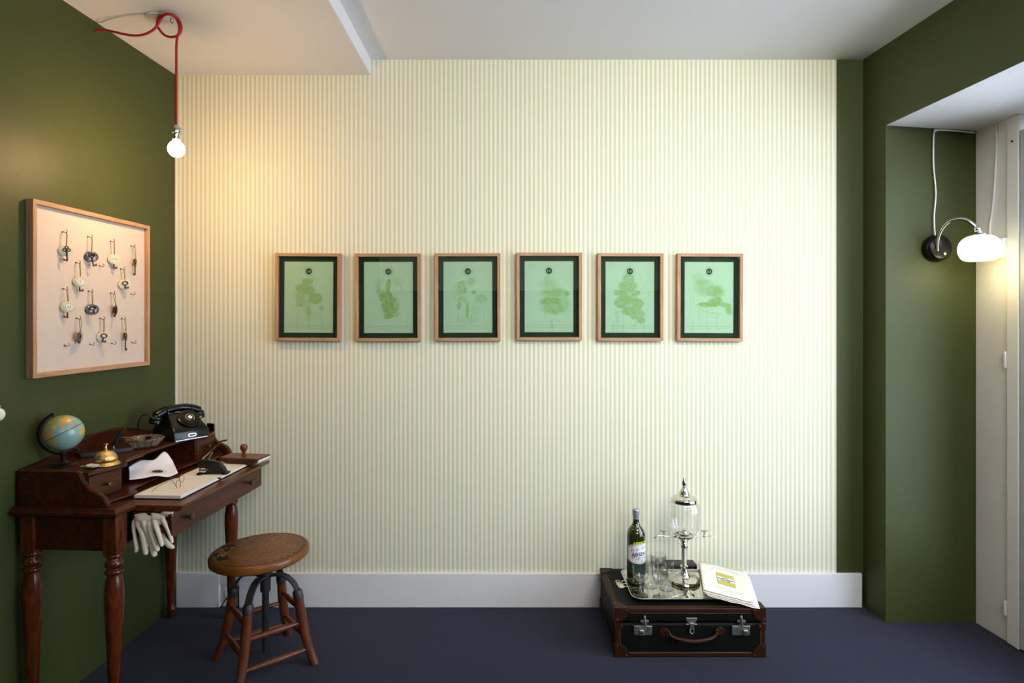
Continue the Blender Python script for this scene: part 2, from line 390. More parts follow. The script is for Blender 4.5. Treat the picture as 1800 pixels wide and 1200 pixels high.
# ------------------------------------------------------------------ wall lamp in the bay
BX, BYw, BZc = P(1643, 0, 2.68).x, 2.68, P(0, 437, 2.68).z
wl = thing('wall_lamp', 'lit opal glass wall lamp on a chrome arm with a round black base', 'lamp', (BX, BYw, BZc))
MB().lathe([(.060, 0), (.062, .006), (.056, .030), (.048, .040), (.046, .041)], 40, Matrix.Rotation(PI/2, 4, 'X')).build('base', M['black'], wl)
MB().cyl((.010, -.044, -.028), .006, .012, 14, axis='y').build('switch', M['chrome'], wl)
sh = P(1722, 436, 2.50)-wl.location
top = P(1718, 403, 2.50)-wl.location
arm = catmull([tuple(P(*p)-wl.location) for p in ((1647.5, 440, 2.640), (1648, 424, 2.625), (1654, 405, 2.600), (1667, 390, 2.575), (1684, 384.5, 2.545), (1700, 387, 2.520), (1712, 396, 2.505), (1717, 402, 2.50))], 6)
q = MB().tube(arm, [.0075]*len(arm), 10, flat=.7)
q.tube([(0, -.035, .0), (-.012, -.036, .03), (-.008, -.030, .055)], .004, 8)
q.build('arm', M['chrome'], wl)
MB().ball((top.x, top.y, top.z), .015, 16).build('joint', M['chrome'], wl)
opal = pm('opal_glass', (1, .95, .8, 1), .25, emis=(1, .93, .66, 1), estr=1.35)
prof = [(.036, -.053), (.050, -.052), (.064, -.042), (.0735, -.021), (.0755, 0), (.071, .022), (.058, .040), (.042, .050), (.026, .054)]
prof = catmull(prof, 5)
MB().lathe(prof, 48, Matrix.Translation(sh)).build('shade', opal, wl)
MB().lathe([(.026, .053), (.027, .058), (.012, .061), (.010, .070)], 24, Matrix.Translation(sh)).build('shade_cap', M['chrome'], wl)
wll = bpy.data.lights.new('wall_lamp_light', 'POINT'); wll.energy = 1.2; wll.color = (1, .80, .38); wll.shadow_soft_size = .05
wo = bpy.data.objects.new('wall_lamp_light', wll); COL.objects.link(wo); wo.location = wl.location+sh+Vector((0, 0, -.09))
# its white cable, stapled up the wall and along the soffit
cp = [P(1643.5, 416, 2.668), P(1642, 380, 2.672), P(1645, 340, 2.672), P(1641, 290, 2.672), P(1641, 245, 2.672), P(1643, 231, 2.672), P(1650, 228.5, 2.672), P(1680, 230, 2.672), P(1714, 233.5, 2.672)]
q = MB().tube(catmull([tuple(p) for p in cp], 4), .0032, 8)
cb = tag(q.build('lamp_cable', M['white2']), 'white cable stapled above the black lamp base on the green bay wall', 'cable')
for (a, b) in ((1644, 229.5), (1708, 232.5)): MB().box((-.006, -.004, -.004), (.006, .004, .005), Matrix.Translation(P(a, b, 2.671))).build('cable_clip', M['white2'], cb)
# box on the plaster with its own cable
def onbay(px, py, off=0.0):                       # X = 2.106-.045*(Y-2.68)-off
    Y = (2.106+.045*2.68-off)/((px-890)/FPX+.045); return P(px, py, Y)
jb = onbay(1761, 437)
bx = thing('junction_box', 'small white switch box on the cream plaster behind the opal lamp shade', 'switch box', jb, math.atan(.045))
MB().box((-.030, -.042, -.042), (.0, .036, .042)).build('box_body', M['white2'], bx, bevel=.004)
MB().box((-.034, -.012, -.016), (-.030, .012, .016)).build('switch_rocker', M['white2'], bx, bevel=.002)
cp = [onbay(1751, 217, .004), onbay(1752, 260, .004), onbay(1748, 330, .004), onbay(1745, 365, .004), onbay(1740, 400, .004), onbay(1742, 428, .006)]
tag(MB().tube(catmull([tuple(p) for p in cp], 4), .004, 8).build('wall_cable', M['white2']), 'white cable running down the cream plaster from the soffit to the switch box', 'cable')

# ------------------------------------------------------------------ six framed prints
def ink_mat(name, ells, seed, paper, ink, dist=.0085, dens=1.0):
    m, nt, b = mat_base(name); L = nt.links
    tc = nt.nodes.new('ShaderNodeTexCoord')
    n = nt.nodes.new('ShaderNodeTexNoise'); n.inputs['Scale'].default_value = 30; n.inputs['Detail'].default_value = 8; n.inputs['Roughness'].default_value = .62
    ad = nt.nodes.new('ShaderNodeVectorMath'); ad.operation = 'ADD'; ad.inputs[1].default_value = (seed*3.7, seed*1.3, seed)
    L.new(tc.outputs['Object'], ad.inputs[0]); L.new(ad.outputs[0], n.inputs['Vector'])
    sb = nt.nodes.new('ShaderNodeVectorMath'); sb.operation = 'SUBTRACT'; L.new(n.outputs['Color'], sb.inputs[0]); sb.inputs[1].default_value = (.5, .5, .5)
    scn = nt.nodes.new('ShaderNodeVectorMath'); scn.operation = 'SCALE'; scn.inputs['Scale'].default_value = dist*3.2; L.new(sb.outputs[0], scn.inputs[0])
    pd = nt.nodes.new('ShaderNodeVectorMath'); pd.operation = 'ADD'; L.new(tc.outputs['Object'], pd.inputs[0]); L.new(scn.outputs[0], pd.inputs[1])
    acc = None
    for (cx, cz, rx, rz, st, soft) in ells:
        s1 = nt.nodes.new('ShaderNodeVectorMath'); s1.operation = 'SUBTRACT'; s1.inputs[1].default_value = (cx, 0, cz); L.new(pd.outputs[0], s1.inputs[0])
        s2 = nt.nodes.new('ShaderNodeVectorMath'); s2.operation = 'MULTIPLY'; s2.inputs[1].default_value = (1/rx, 0, 1/rz); L.new(s1.outputs[0], s2.inputs[0])
        ln = nt.nodes.new('ShaderNodeVectorMath'); ln.operation = 'LENGTH'; L.new(s2.outputs[0], ln.inputs[0])
        mr = nt.nodes.new('ShaderNodeMapRange'); mr.interpolation_type = 'SMOOTHSTEP'
        mr.inputs[1].default_value = 1+soft; mr.inputs[2].default_value = 1-soft; mr.inputs[3].default_value = 0; mr.inputs[4].default_value = abs(st)
        L.new(ln.outputs['Value'], mr.inputs[0])
        if acc is None: acc = mr.outputs[0]
        else:
            mm = nt.nodes.new('ShaderNodeMath'); mm.operation = 'MAXIMUM' if st > 0 else 'SUBTRACT'; mm.use_clamp = True
            L.new(acc, mm.inputs[0]); L.new(mr.outputs[0], mm.inputs[1]); acc = mm.outputs[0]
    n3 = nt.nodes.new('ShaderNodeTexNoise'); n3.inputs['Scale'].default_value = 45; n3.inputs['Detail'].default_value = 6; n3.inputs['Distortion'].default_value = 1.5
    L.new(ad.outputs[0], n3.inputs['Vector'])
    r3 = nt.nodes.new('ShaderNodeMapRange'); r3.inputs[1].default_value = .38; r3.inputs[2].default_value = .6; r3.inputs[3].default_value = .62; r3.inputs[4].default_value = 1.0
    L.new(n3.outputs['Fac'], r3.inputs[0])
    mu = nt.nodes.new('ShaderNodeMath'); mu.operation = 'MULTIPLY'; L.new(acc, mu.inputs[0]); L.new(r3.outputs[0], mu.inputs[1])
    mu2 = nt.nodes.new('ShaderNodeMath'); mu2.operation = 'MULTIPLY'; mu2.inputs[1].default_value = dens; L.new(mu.outputs[0], mu2.inputs[0])
    mx = nt.nodes.new('ShaderNodeMix'); mx.data_type = 'RGBA'; mx.inputs[6].default_value = paper; mx.inputs[7].default_value = ink
    L.new(mu2.outputs[0], mx.inputs[0]); L.new(mx.outputs[2], b.inputs['Base Color']); b.inputs['Roughness'].default_value = .7
    return m
PAPER = lin(188, 220, 190); INK = lin(140, 184, 106)
M['wash'] = pm('ink_line', lin(154, 196, 136), .7); M['logo'] = pm('logo_green', lin(38, 66, 52), .7); M['logop'] = pm('logo_paper', PAPER, .7)
def U(x, y): return ((x-.5)*.230, (.5-y)*.335)    # fractions of the print -> metres
def ribbon(q, pts, w, y):
    pts = [Vector((p[0], p[1])) for p in pts]; n = len(pts); vs = []
    for i in range(n):
        t = (pts[min(i+1, n-1)]-pts[max(i-1, 0)]).normalized(); nn = Vector((-t.y, t.x))
        ww = w*(.35+.65*math.sin(PI*(i+.5)/n)) if n > 3 else w
        vs += [(pts[i].x+nn.x*ww, y, pts[i].y+nn.y*ww), (pts[i].x-nn.x*ww, y, pts[i].y-nn.y*ww)]
    q.add(vs, [(2*i, 2*i+1, 2*i+3, 2*i+2) for i in range(n-1)])
def arc(cx, cy, r, a0, a1):
    return [U(cx+r*math.cos(math.radians(a0+(a1-a0)*k/14)), cy-r*.69*math.sin(math.radians(a0+(a1-a0)*k/14))) for k in range(15)]
# per print: washes (cx, cy, rx, ry, strength, softness), arcs, drips — read off the six sheets
ART = [
 dict(e=[(.47,.28,.12,.05,.9,.15),(.38,.38,.15,.07,.85,.2),(.35,.50,.13,.12,.55,.4),(.52,.42,.10,.09,.9,.15),(.63,.52,.16,.07,.9,.15),(.42,.56,.14,.09,.45,.4),(.32,.62,.09,.03,.8,.3),(.50,.70,.05,.08,.75,.3),(.76,.65,.05,.04,.6,.3),(.55,.76,.16,.07,.25,.5),(.47,.50,.05,.05,-.35,.4)],
      a=[(.52,.29,.14,-60,85,.0011),(.33,.40,.13,60,200,.0010),(.66,.36,.13,-40,50,.0008),(.45,.74,.10,60,180,.0012),(.30,.68,.10,0,80,.0012)], d=[(.30,.66,.25,1.0),(.51,.75,.50,1.0),(.73,.66,.80,1.0)],
      l='framed print, leftmost of six, round green blot with three long drips'),
 dict(e=[(.49,.35,.05,.12,1.,.12),(.35,.43,.10,.04,.55,.3),(.45,.50,.14,.09,1.,.12),(.53,.62,.19,.13,1.,.12),(.50,.76,.10,.05,1.,.12),(.65,.74,.08,.04,.6,.3),(.30,.30,.08,.06,.25,.5),(.68,.28,.14,.06,.28,.5),(.66,.60,.05,.05,-.5,.3),(.28,.42,.05,.04,.6,.3)],
      a=[(.66,.37,.11,-110,120,.0014),(.72,.44,.11,-40,60,.0009),(.30,.30,.08,90,260,.0009),(.62,.58,.12,-70,60,.0014),(.25,.60,.05,0,320,.0006)], d=[(.45,.80,.46,.83)],
      l='framed print, second from the desk corner, dense heart-shaped green blot'),
 dict(e=[(.37,.38,.11,.09,.55,.4),(.57,.28,.10,.06,.55,.4),(.43,.39,.04,.05,.8,.25),(.32,.62,.05,.05,.9,.2),(.49,.68,.035,.12,.85,.25),(.63,.43,.04,.03,.95,.2),(.77,.53,.13,.06,.55,.25),(.38,.53,.10,.05,.45,.4),(.36,.29,.08,.02,.6,.3),(.32,.36,.03,.02,.95,.2),(.50,.82,.22,.05,.22,.5),(.66,.68,.10,.08,.25,.5)],
      a=[(.32,.38,.12,40,230,.0010),(.55,.26,.16,0,100,.0006),(.30,.46,.10,120,250,.0008),(.52,.58,.10,90,200,.0016),(.70,.66,.13,-60,60,.0008)], d=[(.30,.72,.30,.9),(.58,.74,.56,.9),(.84,.72,.82,.88)],
      l='framed print, third from the desk corner, pale leafy green blots with stems'),
 dict(e=[(.50,.34,.16,.07,.35,.6),(.60,.44,.25,.07,.55,.35),(.55,.57,.22,.07,.70,.35),(.62,.66,.26,.09,.55,.35),(.86,.46,.05,.03,.7,.3),(.46,.27,.06,.06,.35,.5),(.80,.60,.12,.12,.35,.5),(.47,.60,.10,.05,.5,.4),(.56,.88,.04,.06,.22,.5)],
      a=[(.42,.18,.10,-70,30,.0008),(.60,.33,.10,90,200,.0008),(.40,.62,.10,100,250,.0010),(.82,.72,.09,-100,100,.0012),(.72,.78,.10,180,280,.0010),(.78,.48,.12,30,150,.0014)], d=[(.42,.74,.44,.86),(.56,.82,.57,1.0)],
      l='framed print, fourth from the desk corner, soft cloudy green blot with thin veins'),
 dict(e=[(.48,.25,.12,.08,.75,.25),(.45,.34,.20,.07,.85,.15),(.45,.44,.27,.06,.9,.12),(.32,.58,.15,.08,.95,.12),(.55,.60,.24,.10,.9,.12),(.66,.74,.16,.08,.85,.12),(.72,.82,.09,.05,.9,.12),(.50,.70,.17,.06,.9,.12),(.24,.76,.06,.10,.35,.5),(.45,.50,.20,.06,.9,.12),(.48,.62,.09,.03,-.35,.3),(.49,.45,.04,.03,-.45,.3)],
      a=[(.72,.32,.09,200,340,.0014),(.80,.45,.10,-150,150,.0008),(.70,.55,.12,-60,40,.0007),(.78,.64,.10,-80,60,.0012),(.64,.24,.09,-20,40,.0012),(.60,.84,.08,180,300,.0012),(.78,.74,.09,-90,30,.0008)], d=[(.16,.84,.17,1.),(.24,.84,.24,1.),(.36,.72,.37,1.),(.61,.8,.61,1.),(.78,.86,.79,1.)],
      l='framed print, second from the green strip, broad dark-edged green blot with yellow centre'),
 dict(e=[(.38,.30,.18,.06,.55,.35),(.45,.38,.22,.10,.5,.5),(.60,.42,.20,.10,.75,.4),(.63,.54,.14,.07,.85,.25),(.50,.60,.22,.04,.85,.25),(.80,.60,.12,.03,.7,.25),(.90,.66,.06,.08,.7,.25),(.28,.22,.12,.06,.28,.5),(.36,.53,.16,.03,-.45,.4),(.52,.50,.10,.025,-.5,.4)],
      a=[(.26,.24,.12,20,220,.0007),(.74,.24,.10,40,200,.0006),(.44,.63,.10,180,350,.0012),(.56,.64,.12,190,350,.0014),(.68,.65,.13,190,320,.0014),(.62,.68,.15,200,330,.0010),(.78,.56,.12,70,150,.0010),(.90,.72,.08,-80,60,.0014)], d=[(.30,.62,.31,.90),(.46,.70,.47,.98),(.66,.72,.66,.96),(.17,.80,.17,.98)],
      l='framed print, nearest the green strip, wispy green blot with curling lower edge'),
]
FR = [(482, 599, 445, 599), (622, 741, 445, 600), (762, 882, 444, 600), (905, 1026, 443, 599), (1049, 1168, 444, 600), (1190, 1307, 445, 600)]
FD = .032
# side rails follow the height of the frame, top and bottom ones its width
for i, (xa, xb, ya, yb) in enumerate(FR):
    a = P(xa, ya, D-FD); b = P(xb, yb, D-FD)
    cx = (a.x+b.x)/2
    # the outer side nearest the middle of the room is also in view and already counted in the outline
    w = .308; h = .412
    t = thing('framed_print', ART[i]['l'], 'picture', (cx+(.003 if xa > 890 else -.003)*0, D-.0015, (a.z+b.z)/2), 0, 'framed prints in a row on the striped wallpaper')
    t.rotation_euler = (0, math.radians((.35, -.1, -.1, 0, .1, .25)[i]), 0)
    bwd = .0148
    W2, H2 = w/2, h/2; w2, h2 = W2-bwd, H2-bwd
    for pts, mm in (([(-W2, -H2), (W2, -H2), (w2, -h2), (-w2, -h2)], 'oak_h'), ([(W2, -H2), (W2, H2), (w2, h2), (w2, -h2)], 'oak'), ([(W2, H2), (-W2, H2), (-w2, h2), (w2, h2)], 'oak_h'), ([(-W2, H2), (-W2, -H2), (-w2, -h2), (-w2, h2)], 'oak')):
        MB().prism(pts, -FD, 0, 'y').build('frame_rail', M[mm], t, bevel=.0012)
    MB().box((-w2-.002, -.010, -h2-.002), (w2+.002, -.006, h2+.002)).build('mat_board', M['mat_board'], t)
    e = [((U(c[0], c[1])[0]), (U(c[0], c[1])[1]), c[2]*.230, c[3]*.335, c[4], c[5]) for c in ART[i]['e']]
    pm_ = ink_mat('ink_print', e, i+1, PAPER, INK, dens=(1, 1, 1, 1.5, 1, 1.3)[i])
    pr = MB().box((-.115, -.0135, -.1675), (.115, -.010, .1675)).build('print_sheet', pm_, t)
    q = MB(); yy = -.0138
    for (cx_, cy_, r_, a0, a1, wd) in ART[i]['a']: ribbon(q, arc(cx_, cy_, r_, a0, a1), wd*.8, yy)
    rc = random.Random(40+i)
    for k in range(16):                                # fine curling tendrils round the blot's edge
        ex = rc.choice(ART[i]['e']); th = rc.uniform(0, 2*PI)
        ribbon(q, arc(ex[0]+ex[2]*math.cos(th), ex[1]+ex[3]*math.sin(th), rc.uniform(.02, .07), rc.uniform(0, 360), rc.uniform(90, 500)), rc.uniform(.0003, .0009), yy)
    for (x_0, y_0, x_1, y_1) in ART[i]['d']:
        ribbon(q, [U(x_0+(x_1-x_0)*k/6+.006*math.sin(k*1.7+i), y_0+(min(y_1, .995)-y_0)*k/6) for k in range(7)], .0010, yy)
    q.build('ink_line', M['wash'], pr, recalc=False)
    q = MB(); lx, lz = U(.5, .135)
    q.add([(lx+.0150*math.cos(2*PI*k/32), yy-.0001, lz+.0150*math.sin(2*PI*k/32)) for k in range(32)], [tuple(range(32))])
    vs = []
    for k in range(40): vs += [(lx+rr*math.cos(2*PI*k/40), yy-.0001, lz+rr*math.sin(2*PI*k/40)) for rr in (.0212, .0220)]
    q.add(vs, [(2*k, 2*k+1, (2*k+3) % 80, (2*k+2) % 80) for k in range(40)])
    lx0, lz0 = U(.06, .905)
    q.add([(lx0, yy-.0001, lz0), (-lx0, yy-.0001, lz0), (-lx0, yy-.0001, lz0+.0006), (lx0, yy-.0001, lz0+.0006)], [(0, 1, 2, 3)])
    rr = random.Random(3)
    for g0, g1 in ((.10, .225), (.28, .585), (.625, .77), (.80, .90)):     # a line of tiny lettering, far too small to read
        x = g0
        while x < g1:
            wv = rr.uniform(.006, .011); a_ = U(x, .937)
            q.add([(a_[0], yy-.0001, a_[1]), (a_[0]+wv*.23*.75, yy-.0001, a_[1]), (a_[0]+wv*.23*.75, yy-.0001, a_[1]+.0013), (a_[0], yy-.0001, a_[1]+.0013)], [(0, 1, 2, 3)])
            x += wv+rr.choice((.004, .004, .004, .012))
    q.build('logo_ring', M['logo'], pr, recalc=False)
    q = MB(); serif_lm(q, .0098, lambda u, v: (lx+u, yy-.0003, lz+v))
    q.build('logo_letters', M['logop'], pr, recalc=False)
    MB().box((-w2-.002, -.0265, -h2-.002), (w2+.002, -.0250, h2+.002)).build('glass_pane', M['pane'], t)
# ------------------------------------------------------------------ key board on the left wall (local x out of the wall, y along it, z up)
def wl_local(px, py, off, org):
    w = onwall(px, py, off)-org
    return Vector((w.x*math.cos(-WROT)-w.y*math.sin(-WROT), w.x*math.sin(-WROT)+w.y*math.cos(-WROT), w.z))
A = onwall(60, 347, .028); B = onwall(264, 640, .028)
KO = Vector((wallx((A.y+B.y)/2), (A.y+B.y)/2, (1.768+1.162)/2))
kb = thing('key_board', 'square oak-framed cream linen board of key hooks on the green wall', 'key board', KO, WROT)
hw, hh = .3005, .303
bw = .016
for pts, mm in (([(-hw, -hh), (hw, -hh), (hw-bw, -hh+bw), (-hw+bw, -hh+bw)], 'oak_y'), ([(hw, -hh), (hw, hh), (hw-bw, hh-bw), (hw-bw, -hh+bw)], 'oak'), ([(hw, hh), (-hw, hh), (-hw+bw, hh-bw), (hw-bw, hh-bw)], 'oak_y'), ([(-hw, hh), (-hw, -hh), (-hw+bw, -hh+bw), (-hw+bw, hh-bw)], 'oak')):
    MB().prism(pts, .001, .028, 'x').build('frame_rail', M[mm], kb, bevel=.0012)
linen = pm('cream_linen', lin(206, 191, 176), .9, bump=.4, bscale=380, var=.05, vscale=40)
MB().box((.002, -hw+bw-.002, -hh+bw-.002), (.012, hw-bw+.002, hh-bw+.002)).build('linen_panel', linen, kb)
BF = .012                                           # face of the linen
def cpx(x, y): return (x/3.428+40, y/3.428+330)
def hookgeo():
    q = MB(); q.tube([(0, 0, 0), (.006, 0, 0), (.010, 0, -.002), (.014, 0, -.004), (.018, 0, -.002), (.0195, 0, .002), (.018, 0, .006), (.0145, 0, .0075)], .0013, 6)
    q.cyl((.0008, 0, 0), .003, .0016, 8, axis='x'); return q
hook0 = hookgeo().build('hook', M['dbrass'], kb)
def hook_at(p, first=[True]):
    o = hook0 if first[0] else hook0.copy()
    if not first[0]: COL.objects.link(o)
    first[0] = False; o.parent = kb; o.location = p; return o
M['tagc'] = pm('cream_tag', lin(220, 214, 176), .28, coat=.3); M['tagg'] = pm('grey_ring_ink', (.12, .13, .10, 1), .4); M['tagk'] = pm('black_tag', (.018, .018, .026, 1), .12, coat=.8)
M['tagw'] = pm('pale_ring', lin(200, 200, 190), .3); M['key'] = pm('rusty_key', (.085, .055, .045, 1), .5, .6, bump=.4, bscale=200); M['kcord'] = pm('olive_cord', (.16, .15, .035, 1), .8)
def disc(q, r0, r1, x, n=28, sy=1):
    vs = []
    for k in range(n): vs += [(x, r*math.cos(2*PI*k/n)*sy, r*math.sin(2*PI*k/n)) for r in (r0, r1)]
    q.add(vs, [(2*k, (2*k+2) % (2*n), (2*k+3) % (2*n), 2*k+1) for k in range(n)])
def keygeo(kind, length, bit):
    q = MB(); z0 = 0
    if kind == 'tri':
        for a in (90, 205, -25):
            c = (.0065*math.cos(math.radians(a)), .0065*math.sin(math.radians(a)))
            q.tube([(0, c[0]+.005*math.cos(2*PI*k/12), c[1]+.005*math.sin(2*PI*k/12)) for k in range(13)], .0018, 6)
        z0 = -.009
    else:
        q.tube([(0, .010*math.cos(2*PI*k/14), .0075*math.sin(2*PI*k/14)) for k in range(15)], .0022, 6); z0 = -.008
    q.ball((0, 0, z0-.001), .0035, 10)
    q.tube([(0, 0, z0), (0, 0, z0-length)], .0026, 8)
    q.box((-.0012, min(0, bit*.012), z0-length+.001), (.0012, max(0, bit*.012), z0-length+.0075)); q.box((-.0012, min(bit*.008, bit*.0125), z0-length+.0075), (.0012, max(bit*.008, bit*.0125), z0-length+.010))
    return q
# hook, tag centre, foot of the key, kind, label
KEYS = [
 ((260,265),(263,380),(265,445),'front','cream','tri',-1,'','old key with clover-shaped bow before a cream ringed tag, top row nearest the frame corner'),
 ((412,295),(415,415),(420,478),'front','black','oval',1,'','old key before a shiny blue-black tag, second in the top row'),
 ((547,322),(553,430),(553,488),'behind','cream','oval',1,'LM','cream lettered tag with the bit of its key below, third in the top row'),
 ((670,350),(680,448),(668,538),'side','cream','oval',0,'','long dark key hanging edge-on beside its cream tag, end of the top row'),
 ((340,450),(347,565),(345,625),'behind','cream','oval',1,'5','cream tag numbered five with shining rim, in the second row'),
 ((608,488),(615,583),(616,612),'front','cream','oval',1,'','short key before a cream ringed tag at the far end of the second row'),
 ((263,608),(273,718),(262,785),'behind','cream','oval',-1,'LM','cream lettered oval-ringed tag with key bit below, first in the third row'),
 ((415,622),(420,733),(428,768),'front','black','oval',-1,'','black ringed tag with a short key in front, second in the third row'),
 ((548,634),(560,735),(548,790),'side','black','oval',0,'','dark key and tag hanging edge-on from a pale cord, third row'),
 ((342,785),(347,898),(346,930),'side2','black','oval',0,'','small black tag turned edge-on under a wide pale cord loop, bottom row'),
 ((485,787),(488,900),(500,935),'tilt','cream','oval',0,'','slanting key before a cream ringed tag, middle of the bottom row'),
 ((613,788),(622,893),(618,992),'side','cream','oval',-1,'','long thin key with cream tag edge-on, last in the bottom row'),
]
for i, (h, c, f, mode, tcol, bow, bit, txt, label) in enumerate(KEYS):
    hp = wl_local(*cpx(*h), BF+.014, KO); hp = Vector((BF, hp.y, hp.z)); hook_at(hp)
    tp = wl_local(*cpx(*c), BF+.017, KO); fp = wl_local(*cpx(*f), BF+.017, KO)
    hang = Vector((BF+.0165, hp.y, hp.z-.0022))
    wloc = KO+Matrix.Rotation(WROT, 3, 'Z') @ hang
    t = thing('key', label, 'key', wloc, WROT, 'keys hanging on the hook board')
    d = Vector((0, tp.y-hang.y, tp.z-hang.z))        # tag centre in the key's own frame
    R = .0200; WX = Matrix.Diagonal((1, 1.18, 1, 1))
    tz = d.z+R*.95
    turn = {'side': math.radians(52), 'side2': math.radians(20)}.get(mode, math.radians(-32))
    T = Matrix.Translation(d) @ Matrix.Rotation(turn, 4, 'Z')
    wl_ = .0045 if mode.startswith('side') else .0022
    cq = MB(); cq.tube([(-.001, 0, .0012), (0, -wl_, -.010), (0.001, -wl_*.8+d.y*.4, tz*.5), (0, d.y-.0008, tz)], .0010, 6)
    cq.tube([(.001, 0, .0012), (.001, wl_, -.010), (.001, wl_*.8+d.y*.4, tz*.5), (.001, d.y+.0008, tz)], .0010, 6)
    cq.build('cord', M['kcord'], t)
    q = MB(); q.lathe([(R-.001, -.0012), (R, -.0006), (R, .0006), (R-.001, .0012)], 32, T @ WX @ Matrix.Rotation(PI/2, 4, 'Y'))
    tg = q.build('tag_disc', M['tagc' if tcol == 'cream' else 'tagk'], t)
    q = MB(); disc(q, .0125, .0132, .0014); disc(q, .0168, .0174, .0014)
    if txt == 'LM': serif_lm(q, .0088, lambda u, v: (.0014, u, v))
    elif txt: add_text(q, txt, .0125 if len(txt) > 1 else .011, lambda u, v: (.0014, u, v))
    else: disc(q, .0085, .0090, .0014)
    q.v = [T @ WX @ v for v in q.v]
    q.build('tag_print', M['tagg' if tcol == 'cream' else 'tagw'], tg, recalc=False)
    kl = abs(fp.z-tp.z)
    if mode in ('front', 'tilt'):
        top = .006; L_ = max(.010, kl-.004)
        K = Matrix.Translation(d) @ Matrix.Rotation(turn, 4, 'Z') @ Matrix.Translation((.0045, 0, top)) @ Matrix.Rotation(math.radians(-14) if mode == 'tilt' else (fp.y-tp.y)/max(kl, .01), 4, 'X')
        if mode == 'front' and False: pass
    elif mode == 'behind':
        top = 0; L_ = kl-.008; K = Matrix.Translation(d) @ Matrix.Rotation(turn, 4, 'Z') @ Matrix.Translation((-.0045, 0, top))
    else:
        L_ = kl-.012 if kl > .03 else .02
        K = Matrix.Translation(d+Vector((.002, -.0055, .004))) @ Matrix.Rotation(math.radians(62), 4, 'Z')
    kg = keygeo(bow, max(L_, .012), bit or 1); kg.v = [K @ v for v in kg.v]
    kg.build('key_shaft', M['key'], t)
for p in ((478,470),(667,640),(270,950),(420,943),(551,937),(673,932)):
    hp = wl_local(*cpx(*p), BF+.012, KO); hook_at(Vector((BF, hp.y, hp.z)))

# cream knob of a coat hook just entering the frame
w0 = Vector((wallx(1.838), 1.838, 1.075))
ck = thing('coat_hook', 'cream-knobbed metal coat hook at the extreme edge of the green wall', 'coat hook', w0, WROT)
MB().cyl((.004, 0, 0), .018, .008, 20, axis='x').build('wall_plate', M['chrome'], ck, bevel=.001)
MB().tube([(.006, 0, 0), (.03, 0, -.012), (.055, 0, -.005), (.066, 0, .004)], .005, 10).build('arm', M['chrome'], ck)
MB().ball((.068, 0, -.006), .020, 20, sq=(.8, 1, 1)).build('knob', M['paper'], ck)
MB().cyl((.064, 0, .018), .010, .010, 16).build('cap', M['chrome'], ck, bevel=.002)

# ------------------------------------------------------------------ writing desk (local x = out from the wall, y = along it, away from us)
DY0 = 1.95
DO = Vector((wallx(DY0)+.006, DY0, 0))
desk = thing('writing_desk', 'small mahogany writing desk with pulled-out leaf and turned legs against the green wall', 'desk', DO, WROT)
RZ = Matrix.Rotation(WROT, 3, 'Z')
def dw(b, a, z): return DO+RZ @ Vector((b, a, z))     # desk-local -> world
L_D = .82; AF = .345
q = MB()   # carcass: end panels recessed between leg blocks, back and bottom
q.box((.012, .026, .605), (AF-.012, .038, .725)); q.box((.012, L_D-.038, .605), (AF-.012, L_D-.026, .725))
q.box((.004, .03, .605), (.014, L_D-.03, .725)); q.box((.012, .03, .60), (AF-.02, L_D-.03, .606))
q.box((AF-.016, .03, .605), (AF-.004, .075, .725)); q.box((AF-.016, L_D-.075, .605), (AF-.004, L_D-.03, .725))
q.build('carcass', M['mahog'], desk, bevel=.001)
lp = [(.012, 0), (.014, .02), (.0145, .032), (.019, .036), (.019, .043), (.0155, .048), (.0165, .10), (.021, .25), (.0265, .38), (.0290, .44), (.0285, .475), (.024, .508), (.0205, .521),
      (.0205, .524), (.0265, .528), (.0275, .533), (.0255, .538), (.0195, .541), (.0200, .546), (.0262, .551), (.0272, .558), (.0255, .566), (.0205, .572), (.0185, .578), (.0245, .582), (.0250, .588), (.0215, .593)]
leg0 = None
for (lx_, ly_) in ((.322, .038), (.038, .038), (.322, L_D-.038), (.038, L_D-.038)):
    if leg0 is None:
        q = MB().lathe(lp, 32); q.box((-.023, -.023, .592), (.023, .023, .722))
        leg0 = q.build('leg', M['mahog_z'], desk, bevel=.0012, ang=50); o = leg0
    else:
        o = leg0.copy(); COL.objects.link(o)
    o.parent = desk; o.location = (lx_, ly_, 0)
def moulding(q, path, prof):                         # prof: (outset, z) swept round a convex plan path
    pts = [Vector(p) for p in path]; n = len(pts); loops = []
    for i in range(n):
        a = (pts[i]-pts[i-1]).normalized() if i > 0 else (pts[1]-pts[0]).normalized()
        b = (pts[i+1]-pts[i]).normalized() if i < n-1 else a
        na = Vector((a.y, -a.x)); nb = Vector((b.y, -b.x)); m_ = (na+nb).normalized(); m_ /= max(.35, m_.dot(na))
        loops.append([(pts[i].x+m_.x*o_, pts[i].y+m_.y*o_, z) for o_, z in prof])
    return q.loft(loops)
ogee = [(-.03, .748), (.000, .748), (.006, .746), (.008, .742), (.012, .738), (.017, .735), (.018, .728), (.015, .724), (.008, .722), (.002, .716), (-.03, .716)]
q = MB(); moulding(q, [(.004, .008), (AF, .008), (AF, .085)], ogee); q.box((.004, .012, .720), (AF-.012, .084, .7468))
moulding(q, [(AF, L_D-.085), (AF, L_D-.008), (.004, L_D-.008)], ogee); q.box((.004, L_D-.084, .720), (AF-.012, L_D-.012, .7468))
q.box((.004, .084, .714), (.12, L_D-.084, .746))
q.build('top_frame', M['mahog'], desk, ang=30)
